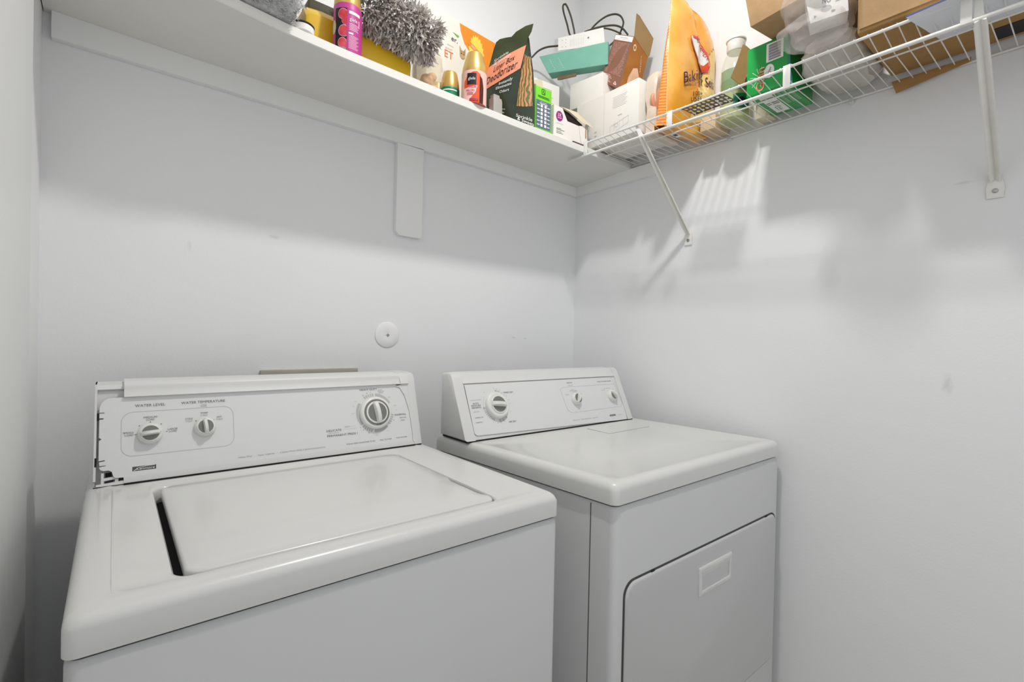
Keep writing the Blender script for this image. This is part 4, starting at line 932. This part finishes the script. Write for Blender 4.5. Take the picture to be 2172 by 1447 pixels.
    b.build('lid_flap', t)
    fn = lambda A, B, C_, D_: (lambda u, v, h: (A.lerp(B, u)).lerp(D_.lerp(C_, u), v) + (B-A).cross(D_-A).normalized()*h)
    pr = Pr(fn(L0_, E0, E1, L1)); mp = mat('mauve_text', (176, 132, 122), .6, rgb2=(134, 90, 72), scale=260)
    for i in range(26): pr.rect(.07, .22+i*.0245, .90-.10*((i*7) % 5)/5, .236+i*.0245, mp)
    pr.rect(.02, .885, .98, .985, M_white); pr.text('SMOOTH BLEND', .5, .945, .022, M_ink, 1, w=.40); pr.text('SINGLE SERVE CUPS', .5, .912, .012, M_ink2, 1, w=.7)
    for i in range(6): pr.rect(.06, .05+i*.025, .50-.05*(i % 3), .058+i*.025, M_pink)
    pr.path([(.66, .05), (.72, .10), (.80, .05)], .02, M_pink, 0, True); pr.build('side_print', t, recalc=False)
    pr = Pr(fn(E0, R0, R1, E1)); pr.poly([(.30, .05), (.28, .30), (.40, .52), (.62, .60), (.80, .48), (.82, .20), (.70, .02)], mat('latte_print', (222, 184, 150), .5, var=.06), 0)
    for i in range(4): pr.path([(.42+i*.09, .10), (.50+i*.07, .44)], .012, mat('latte_line', (190, 142, 100), .6), 1)
    pr.disc(.20, .86, .085, .06, M_cream, 0); pr.disc(.20, .86, .05, .035, mo, 1); pr.text('COFFEE', .72, .72, .05, M_cream, 1, w=.34, rot=-62); pr.build('front_print', t, recalc=False)
    pr = Pr(fn(E1, R1, fl[3], fl[5])); pr.disc(.12, .84, .06, .05, M_cream, 0); pr.text('COFFEE', .62, .62, .06, M_cream, 1, w=.30, rot=-20); pr.rect(.12, .30, .30, .50, mat('pale_blue_print', (150, 170, 170), .5), 0); pr.text('VOX', .74, .26, .14, M_cream, 1, w=.30, rot=-20); pr.build('flap_print', t, recalc=False)
    # cable
    an = (-.20, -.16, 2.2); cp = lambda x, y, dd=0: on(x, y, (an[0]+dd*.7, an[1]+dd*.7, an[2]), 135)
    def smooth(pts, k=6):
        out = []
        for i in range(len(pts)-1):
            p0, p1, p2, p3 = pts[max(0, i-1)], pts[i], pts[i+1], pts[min(len(pts)-1, i+2)]
            for j in range(k):
                s = j/k; out.append(.5*((2*p1)+(p2-p0)*s+(2*p0-5*p1+4*p2-p3)*s*s+(3*p1-p0-3*p2+p3)*s**3))
        return out+[pts[-1]]
    t = thing('black_cable', (-.2, -.16, 2.2), 'thick dark rubber cable looping up behind the teal box', 'cable')
    r = .0034; m_ = M_cable
    b = MB(); b.tube(smooth([cp(1128, 122), cp(1142, 108), cp(1160, 100), cp(1184, 97), cp(1206, 92), cp(1214, 80), cp(1208, 72), cp(1203, 52), cp(1196, 28), cp(1194, 14), cp(1197, 9, .005), cp(1202, 12, .01), cp(1211, 35, .012), cp(1217, 60, .012), cp(1222, 80, .012), cp(1240, 80, .01), cp(1252, 65, .0), cp(1262, 53), cp(1276, 41), cp(1290, 33), cp(1305, 30), cp(1316, 34), cp(1322, 45), cp(1321, 55), cp(1316, 68), cp(1308, 82), cp(1292, 98), cp(1280, 108)]), r, m_, 8); b.build('long_loop', t)
    b = MB(); b.tube(smooth([cp(1240, 68, -.01), cp(1262, 60, -.01), cp(1285, 55, -.01), cp(1305, 54, -.01), cp(1320, 60, -.01), cp(1332, 74, -.01)]), r, m_, 8); b.build('upper_loop', t)
    b = MB(); b.tube(smooth([cp(1262, 61, -.016), cp(1282, 60, -.018), cp(1300, 64, -.018), cp(1318, 72, -.018)]), r*.85, m_, 8); b.build('lower_loop', t)
corner_pile()

# ================================================================== things on the wire shelf
WZ = 1.8475
def crumple(p, s, a): return Vector((noise.noise(p*s), noise.noise(p*s+Vector((9, 3, 1))), noise.noise(p*s+Vector((4, 8, 7)))))*a
def wrapped_roll():
    t = thing('wrapped_packet', (-.13, -.51, WZ), 'cream wrapped packet with a peach side between white carton and orange bag', 'packet')
    mp = mat('cream_film', (230, 214, 196), .3, var=.05, alpha=.92, coat=.4); b = MB(); L = []; n = 24
    for k in range(12):
        q = k/11; z = WZ+.001 + q*.205; sc = (1 if q < .8 else 1-.35*((q-.8)/.2)**2)
        L.append([Vector((-.130+.072*sc*max(-1, min(1, 1.3*math.cos(2*math.pi*j/n))), -.504+.022*sc*max(-1, min(1, 1.3*math.sin(2*math.pi*j/n))), z)) for j in range(n)])
    L = [[p + crumple(p, 28, .006)*(1 if 0 < i else 0) for p in l] for i, l in enumerate(L)]
    b.loft(L, mp); b.build('wrapping', t)
    b = MB(); b.lathe((-.170, -.5275, 1.955), [(.001, .0035), (.036, .003), (.040, 0), (.04, -.01)], mat('peach_lid', (218, 152, 118), .4, var=.04), 32, axis=(-.30, -.95, 0)); b.build('peach_panel', t, label='round peach coloured panel')
wrapped_roll()

def soda_bag():
    t = thing('baking_soda_bag', (-.12, -.56, WZ), 'tall glossy orange plastic bag of baking soda on the wire shelf', 'bag')
    mo = mat('orange_film', (238, 158, 48), .28, rgb2=(243, 186, 92), scale=9, coat=.5, bump=.5, bscale=26); md = mat('deep_orange_film', (232, 112, 34), .3, rgb2=(240, 168, 60), wave=(34, 2, 'Z'), coat=.4)
    an = (-.225, -.575, 1.85); F = lambda x, y: on(x, y, an, 100)
    Lp = [F(1413, 285), F(1413, 260), F(1414, 200), F(1417, 120), F(1421, 50), F(1425, 0), F(1428, -25)]
    Rp = [F(1500, 285), F(1511, 255), F(1515, 200), F(1515, 130), F(1514, 95), F(1502, 62), F(1470, 38)]
    for q in (Lp[0], Rp[0]): q.z = WZ+.001
    for q in Rp: q.x = min(q.x, -.006)
    U = Vector((math.sin(math.radians(100)), math.cos(math.radians(100)), 0)); n = U.cross(Vector((0, 0, 1)))
    N, S = 30, 18; dep = .046
    def sm(k): return k
    def pt(i, s):
        k = 6*i/N; i0 = min(5, int(k)); f = k-i0; l = Lp[i0].lerp(Lp[i0+1], f); r = Rp[i0].lerp(Rp[i0+1], f); p = l.lerp(r, s)
        q = i/N; e = math.sin(math.pi*s)**.5 if 0 < s < 1 else 0
        cr = noise.noise(Vector((p.x*9, p.z*7, 1)))*.012 + noise.noise(Vector((p.x*28, p.z*22, 5)))*.005 + abs(noise.noise(Vector((p.x*16+p.z*9, p.z*6, 2))))*.012
        dg = abs((s-.48) - (.95-q)*.32); fold = -.012*max(0, 1-dg/.09) if .35 < q < .95 else 0
        return p + n*(e*(.020*math.sin(math.pi*min(1, q*1.05)) + cr + fold))
    P = [[pt(i, j/S) for j in range(S+1)] for i in range(N+1)]
    def bk(i, s):
        q = i/N; p = pt(i, s); w = dep*max(0, 1-q/.68)**.8 + .003; return p - n*w
    b = MB(); fs = [(i*(S+1)+j, i*(S+1)+j+1, (i+1)*(S+1)+j+1, (i+1)*(S+1)+j) for i in range(N) for j in range(S)]
    b.add([p for r in P for p in r], fs, mo, True); B = [[bk(i, j/S) for j in range(S+1)] for i in range(N+1)]
    b.add([p for r in B for p in r], fs, mo, True)
    b.add(P[0]+B[0], [(j, j+1, S+2+j, S+1+j) for j in range(S)], mo, True); b.add(P[N]+B[N], [(j, j+1, S+2+j, S+1+j) for j in range(S)], mo, True)
    b.build('bag_body', t, recalc=False)
    b = MB()
    for e_, sg in ((0, -1), (S, 1)):
        rows = []
        for i in range(N+1):
            l, r = P[i][e_], B[i][e_]; q = i/N; mid = l.lerp(r, .5) + U*sg*(.026 if sg < 0 else .0)*max(0, 1-q/.62)**.8; rows.append([l, l.lerp(mid, .6)+U*sg*.004*(1-q), mid, r])
        b.add([p for g in rows for p in g], [(i*4+j, i*4+j+1, i*4+j+5, i*4+j+4) for i in range(N) for j in range(3)], md, True)
    b.build('side_gusset', t, recalc=False, label='deep orange side panel with printed lines')
    b = MB(); b.tube([P[i][0]+n*.001 for i in range(N+1)], .0012, mat('pale_seam', (252, 214, 150), .35), 5); b.build('edge_seam', t)
    # prints: mapped through the film by row and column
    def fn(u, v, h):
        i = max(0, min(N-.001, v*N)); i0 = int(i); f = i-i0; j = max(0, min(S-.001, u*S)); j0 = int(j); g = j-j0
        a = P[i0][j0].lerp(P[i0][j0+1], g); c = P[i0+1][j0].lerp(P[i0+1][j0+1], g); return a.lerp(c, f)+n*(h*1.5+.0022)
    def inv(x, y):
        best = None
        for i in range(0, N*4):
            for j in range(0, S*4):
                p = fn(j/S/4, i/N/4, 0); v = Vector(((p-CAM).dot(_r3), (p-CAM).dot(_u3), (p-CAM).dot(_f2))); px = 1086+FPX*v.x/v.z; py = 723.5-FPX*v.y/v.z; d = (px-x)**2+(py-y)**2
                if best is None or d < best[0]: best = (d, j/S/4, i/N/4)
        return best[1], best[2]
    pr = Pr(fn); pr.step = .05; ml = mat('cream_print', (246, 220, 150), .35, rgb2=(248, 206, 116), scale=14, coat=.3)
    def grid_poly(uv0, uv1, mt, k, nn=8, skew=0):
        for a in range(nn):
            for c in range(nn):
                U0, U1 = uv0[0]+(uv1[0]-uv0[0])*a/nn, uv0[0]+(uv1[0]-uv0[0])*(a+1)/nn; V0, V1 = uv0[1]+(uv1[1]-uv0[1])*c/nn, uv0[1]+(uv1[1]-uv0[1])*(c+1)/nn
                s0, s1 = skew*V0, skew*V1; pr.poly([(U0+s0, V0), (U1+s0, V0), (U1+s1, V1), (U0+s1, V1)], mt, k)
    [pr.poly([(.42+(.57)*j/12, lo_), (.42+.57*(j+1)/12, lo_), (.42+.57*(j+1)/12, hi_), (.42+.57*j/12, hi_)], ml, 0) for j in range(12) for c_ in range(10) for lo_, hi_ in [(.12+.48*math.sqrt((j+.5)/12)*c_/10*1.05, .12+.48*math.sqrt((j+.5)/12)*(c_+1)/10*1.05)]]
    def tx(s, x, y, h, w, mt, rot, k=3):
        u0, v0 = inv(x, y); vs, fs = text_mesh(s); x0 = min(a for a, _ in vs); x1 = max(a for a, _ in vs); P_ = []
        for a, c in vs:
            a = (a-(x0+x1)/2)/(x1-x0)*w; c = (c-.35)/.7*h; P_.append(pr.pt(u0+a, v0+c+a*rot, k))
        pr.add(P_, fs, mt)
    mp_ = mat('purple_ink', (52, 30, 70), .4)
    tx('Baking', 1472, 160, .052, .46, mp_, .06); tx('Soda', 1506, 178, .050, .20, mp_, -.05)
    tx("America's #1 Trusted Brand", 1478, 180, .016, .56, mp_, .02); tx('100+', 1480, 197, .028, .19, M_black, .0); tx('USES', 1477, 211, .026, .20, M_black, .0)
    def lz(mt, pts, k):
        q = [inv(x, y) for x, y in pts]; pr.poly(q, mt, k)
    lz(M_white, [(1463, 76), (1470, 78), (1484, 100), (1500, 130), (1503, 142), (1498, 151), (1486, 150), (1480, 138), (1474, 110)], 4)
    lz(M_orange, [(1481, 136), (1490, 140), (1500, 134), (1502, 143), (1497, 150), (1487, 149)], 5)
    q = inv(1487, 105); pr.text('ARM & HAMMER', q[0], q[1], .030, M_red, 6, w=.62, rot=-64) if 0 else None
    vs, fs = text_mesh('HAMMER'); A_, B_ = inv(1470, 82), inv(1498, 128); x1 = max(a for a, _ in vs); du, dv = B_[0]-A_[0], B_[1]-A_[1]
    pr.add([pr.pt(A_[0]+du*a/x1 - (c-.35)*.0+ c*.10, A_[1]+dv*a/x1 + c*.03, 6) for a, c in vs], fs, M_red)
    for q0, q1 in (((1462, 76), (1480, 138)), ((1480, 138), (1487, 151)), ((1487, 151), (1499, 151)), ((1499, 151), (1504, 140)), ((1504, 140), (1485, 98)), ((1485, 98), (1468, 76))): pr.path([inv(*q0), inv(*q1)], .012, M_red, 7)
    split_print(pr, 'front_print', t, 2, 2.045)
    b = MB(); b.box(-.150, -.115, -.565, -.548, WZ-.0012, WZ-.0004, M_white); b.box(-.145, -.130, -.563, -.552, WZ-.0018, WZ-.0011, mat('code_blue', (60, 66, 110), .5)); b.build('bottom_label', t, label='small white barcode patch on the underside')
soda_bag()

def bottle():
    t = thing('clear_bottle', (-.075, -.70, WZ), 'clear plastic bottle of pale green liquid with a white flip cap on the wire shelf', 'bottle')
    c = Vector((-.075, -.717, WZ+.001)); mp = mat('clear_plastic', (232, 236, 214), .08, alpha=.28, coat=.6, var=.01); mq = mat('green_liquid', (176, 186, 96), .1, alpha=.80, var=.03, coat=.3)
    R = .043
    b = MB(); b.lathe(c, [(R*.85, 0), (R, .006), (R, .120), (R*.93, .165), (R*.70, .200), (R*.55, .212), (R*.52, .222)], mp, 36, cap1=False); b.build('bottle_wall', t)
    b = MB(); b.lathe(c, [(R*.80, .003), (R*.94, .009), (R*.94, .118), (R*.93, .122), (.0, .122)], mq, 36); b.build('green_liquid', t)
    b = MB(); b.lathe(c, [(R*.56, .214), (R*.60, .217), (R*.60, .244), (R*.66, .246), (R*.66, .250), (R*.6, .253), (0, .253)], M_white, 36); b.build('flip_cap', t)
    a0 = math.atan2(CAM.y-c.y, CAM.x-c.x); pr = Pr(cyl_fn(c.x, c.y, c.z, R*1.002, a0)); pr.step = .004; ml = mat('sage_label', (130, 158, 116), .3, var=.04, alpha=.85)
    n = 16
    for i in range(n):
        u0, u1 = -.046+.092*i/n, -.046+.092*(i+1)/n; f = lambda u: .150-.9*max(0, u+.0)**1*1.0; pr.poly([(u0, .085), (u1, .085), (u1, f(u1)), (u0, f(u0))], ml, 0)
    pr.rect(-.005, .030, .045, .072, M_green, 0, 12); pr.disc(.020, .050, .012, .012, M_navy, 1)
    pr.build('label_print', t, recalc=False)
    # loose olive tag
    b = MB(); mt = mat('olive_card', (140, 106, 40), .6, rgb2=(120, 92, 36), scale=9); an = (-.150, -.765, 1.9); F = lambda x, y: on(x, y, an, 165)
    b.prism([F(1576, 94), F(1583, 97), F(1592, 105), F(1597, 116), F(1580, 172), F(1582, 182), F(1565, 176), F(1550, 164), F(1562, 135)], (.001, .001, 0), mt); b.build('brown_card_flap', label='curved olive brown card standing between the clear bottle and the green box', cat='card')
    b = MB(); b.box(-.058, -.012, -.812, -.772, WZ+.001, WZ+.10, M_cream, .001); b.build('cream_box', label='cream box standing at the back between the bottle and the green box', cat='box')
    b = MB(); b.box(-.095, -.012, -.668, -.618, WZ+.001, WZ+.045, mat('tan_box', (214, 186, 152), .6, var=.03), .001); b.build('tan_box', label='low tan box lying behind the orange bag on the wire shelf', cat='box')
bottle()

def lattice():
    md = mat('taupe_mesh', (104, 98, 88), .6, var=.06); t = thing('perforated_basket', (-.245, -.72, WZ+.006), 'small taupe plastic strip with rows of oval holes on the wire shelf front', 'perforated strip')
    b = MB(); nx, ny = 9, 3; ya, yb = -.662, -.782; x0, x1 = -.270, -.206
    def S_(u, v): return Vector((x0+(x1-x0)*v, ya+(yb-ya)*u, WZ+.0030+.004*v + .001*math.sin(u*3)))
    n_ = 10
    for i in range(nx):
        for j in range(ny):
            u0, u1, v0, v1 = i/nx, (i+1)/nx, j/ny, (j+1)/ny; cu, cv = (u0+u1)/2, (v0+v1)/2; sh = 0
            outr = []; inn = []
            for k in range(16):
                a = 2*math.pi*k/16; ca, sa = math.cos(a), math.sin(a); m_ = max(abs(ca), abs(sa))
                outr.append((cu+(u1-u0)/2*ca/m_, cv+(v1-v0)/2*sa/m_)); inn.append((cu+(u1-u0)*.36*ca, cv+(v1-v0)*.36*sa))
            o_ = [S_(*p) for p in outr]; q_ = [S_(*p) for p in inn]; dz = Vector((0, 0, .0015))
            b.loft([[p+dz for p in o_], [p+dz for p in q_], q_, o_], md, False, False, smooth=False)
    b.build('perforated_sheet', t); b = MB(); b.tube([S_(k/12, 0) for k in range(13)], .0022, md, 6); b.tube([S_(k/12, 1) for k in range(13)], .0022, md, 6); b.build('rolled_edge', t)
lattice()

def gain_box():
    t = thing('green_detergent_box', (-.12, -.87, WZ), 'bright green box with a barcode and an orange rotated logo on the wire shelf', 'carton')
    mg = mat('box_green', (16, 158, 66), .38, var=.03, coat=.2); x0, x1, y0, y1 = -.206, -.040, -.918, -.815; z0 = WZ+.001; z1 = z0+.127
    b = MB(); b.box(x0, x1, y0, y1, z0, z1, mg, .0012); b.build('carton_body', t)
    V = Vector((0, 0, 1)); pr = Pr(plane_fn((x0, y1, z0), (0, -1, 0), V)); H = z1-z0; W = y1-y0
    pr.rect(.050, .072, .092, .120, M_white)
    for i in range(17): pr.rect(.056, .076+i*.0024, .086, .0770+i*.0024+(.0006 if i % 3 == 0 else 0), mat('barcode_ink', (60, 56, 84), .5), 1)
    mo = mat('logo_orange', (226, 92, 38), .4)
    for i in range(12):
        a = math.radians(20+i*29); pr.path([(.034+.010*math.cos(a), .040+.012*math.sin(a)), (.034+.026*math.cos(a), .040+.028*math.sin(a))], .0009, M_white, 1)
    pr.disc(.058, .048, .013, .018, M_white, 1)
    pr.text('Gain', .036, .034, .020, M_white, 2, w=.060, rot=90); pr.text('Gain', .036, .034, .018, mo, 3, w=.056, rot=90)
    pr.text('dryer', .058, .048, .006, M_dark, 2, w=.022, rot=70); pr.build('side_print', t, recalc=False)
    pr = Pr(plane_fn((x0, y0, z0), (1, 0, 0), V)); pr.poly([(.0, .0), (.0, H-.02), (.012, H-.030), (.016, .05), (.030, .02), (.034, .0)], mat('aqua_print', (120, 216, 220), .4)); pr.build('end_print', t, recalc=False)
    pr = Pr(plane_fn((x0, y1, z0), (0, -1, 0), (1, 0, 0))); pr.fn = (lambda f: (lambda u, v, h: Vector((x0+v, y1-u, z0-h))))(0)
    pr.rect(.018, .030, .052, .150, M_white); 
    for v in (.045, .075, .085): pr.rect(.020, v, .050, v+.003, M_dark, 1)
    for i, s in enumerate('Gain'): pass
    vs, fs = text_mesh('Gain'); pr.add([pr.pt(.035+(c-.35)*.022, .104+a*.018, 1) for a, c in vs], fs, mg)
    for r in range(3):
        for i in range(14): pr.rect(.062+r*.013, .030+i*.006, .071+r*.013, .0315+i*.006, M_white)
    pr.build('bottom_print', t, recalc=False, label='white printed panels on the underside')
gain_box()

def right_pile():
    V = Vector((0, 0, 1))
    # upper cardboard carton lying across the green box
    b = MB(); o = Vector((-.292, -.862, 1.980)); R_ = Vector((-.024, -.162, .0)); B_ = Vector((.262, -.035, .0)); H_ = Vector((.012, .040, .190))
    b.hexa(o, R_, B_, H_, M_card, .0015); b.build('cardboard_carton', label='large brown cardboard carton resting on top of the green detergent box', cat='carton')
    # long flat carton along the wall
    t = thing('long_cardboard_box', (-.14, -1.30, WZ), 'long flat brown cardboard box with loose flap at the right of the wire shelf', 'carton')
    ya, yb = -1.088, -1.95; x0, x1 = -.278, -.018; z0, z1 = 1.8635, 1.972
    b = MB(); b.box(x0, x1, yb, ya, z0, z1, M_cardd, .001); b.build('box_body', t)
    b = MB(); b.prism([(x0-.001, -1.092, 1.870), (x0-.001, -1.95, 1.870), (x0-.012, -1.95, 1.950), (x0-.012, -1.095, 1.930)], (-.0025, 0, 0), M_card); b.build('front_flap', t, label='loose outer flap along the front')
    b = MB(); b.prism([(-.016, ya, 1.850), (-.016, -1.098, 1.8185), (-.016, -1.235, 1.8405), (-.016, -1.235, 1.850)], (.002, 0, 0), M_cardd); b.build('hanging_flap', t, label='pointed flap hanging below the rear rail')
    b = MB(); b.box(-.085, -.030, -1.50, -1.278, z0-.0012, z0-.0004, M_black); b.build('black_patch', t, label='black printed patch on the underside')
    b = MB(); b.hexa((x0+.006, -1.062, 1.985), (0, -.88, 0), (.22, 0, .0), (0, 0, .09), M_cardl, .001); b.build('upper_carton', label='lighter brown carton stacked on the long cardboard box', cat='carton')
    # white envelope under the long box
    mw = mat('poly_mailer', (226, 228, 234), .3, var=.03, coat=.3); mbl = mat('mailer_blue', (64, 74, 130), .4)
    b = MB(); n = 16; G = []
    for i in range(n+1):
        for j in range(7):
            u, v = i/n, j/6; x = -.292+.150*v - .03*u; y = -1.175-.42*u-.03*v*(1-u); G.append(Vector((x, y, WZ+.0025+noise.noise(Vector((x*30, y*30, 0)))*.002)))
    fs = [(i*7+j, i*7+j+1, (i+1)*7+j+1, (i+1)*7+j) for i in range(n) for j in range(6)]
    b.add(G, fs, mw, True); b.add([g+Vector((0, 0, .004)) for g in G], fs, mw, True)
    ed = [i*7 for i in range(n+1)] ; b.add([G[k] for k in ed]+[G[k]+Vector((0, 0, .004)) for k in ed], [(i, i+1, n+2+i, n+1+i) for i in range(n)], mbl, True); b.add([G[k] for k in range(7)]+[G[k]+Vector((0, 0, .004)) for k in range(7)], [(i, i+1, 8+i, 7+i) for i in range(6)], mbl, True)
    b.build('mailing_bag', label='flat white plastic mailing bag with a blue edge under the long cardboard box', cat='mailing bag', recalc=False)
    # lower soft bag seen through the wires
    mf = mat('frosted_film', (206, 202, 192), .35, alpha=.93, var=.05, coat=.3)
    def blob(x0, x1, y0, y1, z0, z1, amp, sc, mt, flat=None, nn=30, kk=16, fl=True):
        b = MB(); L = []
        for k in range(kk+1):
            q = k/kk; zz = z0+(z1-z0)*q; r = math.sin(math.pi*(.16+.80*q))**.5; lp = []
            for j in range(nn):
                a = 2*math.pi*j/nn; ca, sa = math.cos(a), math.sin(a); p = Vector(((x0+x1)/2+(x1-x0)/2*r*abs(ca)**.6*(1 if ca > 0 else -1), (y0+y1)/2+(y1-y0)/2*r*abs(sa)**.6*(1 if sa > 0 else -1), zz))
                d = crumple(p, sc, amp); d.z *= (.2 if k else 0); d += Vector((ca, sa, 0))*abs(noise.noise(p*sc*1.7))*amp; p += d; p.z = max(p.z, z0); p.x = min(p.x, -.012); lp.append(p)
            L.append(lp)
        b.loft(L, mt, smooth=fl); return b
    b = blob(-.235, -.012, -1.086, -.945, WZ+.001, 1.945, .013, 34, mf, fl=False); b.build('frosted_bag', label='crumpled frosted plastic bag on the wire shelf between the green box and the long box', cat='bag')
    # clear bag with a labelled white box, hanging over the front rail
    t = thing('clear_plastic_bag', (-.29, -.99, 1.90), 'crumpled clear plastic bag bulging over the front rail of the wire shelf', 'bag')
    mc = mat('clear_poly', (228, 222, 220), .12, alpha=.22, var=.03, coat=.9, bump=.8, bscale=40)
    b = blob(-.352, -.225, -1.085, -.958, 1.872, 2.075, .014, 17, mc, nn=44, kk=26, fl=False); b.build('bag_film', t)
    b = blob(-.350, -.262, -1.075, -.945, 1.868, 1.930, .012, 30, mc, nn=36, kk=12, fl=False); b.build('bag_lower_fold', t)
    b = MB(); an = (-.318, -.94, 1.96); P_ = lambda x, y, k=0: on(x, y, (an[0]+k, an[1]+k*.5, an[2]), 160)
    A_, B__, C_, D_ = P_(1719, 50), P_(1800, 22), P_(1795, -60), P_(1702, -30); nrm = (B__-A_).cross(D_-A_).normalized(); nrm = nrm if nrm.dot(CAM-A_) > 0 else -nrm
    b.prism([A_, B__, C_, D_], -nrm*.05, M_white); bx = b.build('labelled_carton', label='small white carton with a printed shipping label inside the clear bag', cat='carton')
    pr = Pr(plane_fn(A_ + nrm*.0002, (B__-A_), (D_-A_) - (B__-A_).normalized()*((D_-A_).dot((B__-A_).normalized()))))
    pr.text('NO', .034, .040, .012, mat('label_ink', (80, 80, 90), .5), 1, w=.016, rot=-6); pr.disc(.032, .022, .010, .007, M_ink3, 0)
    for i in range(5): pr.rect(.050, .030+i*.004, .078, .0315+i*.004, M_ink2)
    for u in (.008, .041, .044): pr.poly([(u, .008), (u+.005, .012), (u, .015)], M_ink, 0)
    pr.build('label_print', bx, recalc=False)
right_pile()
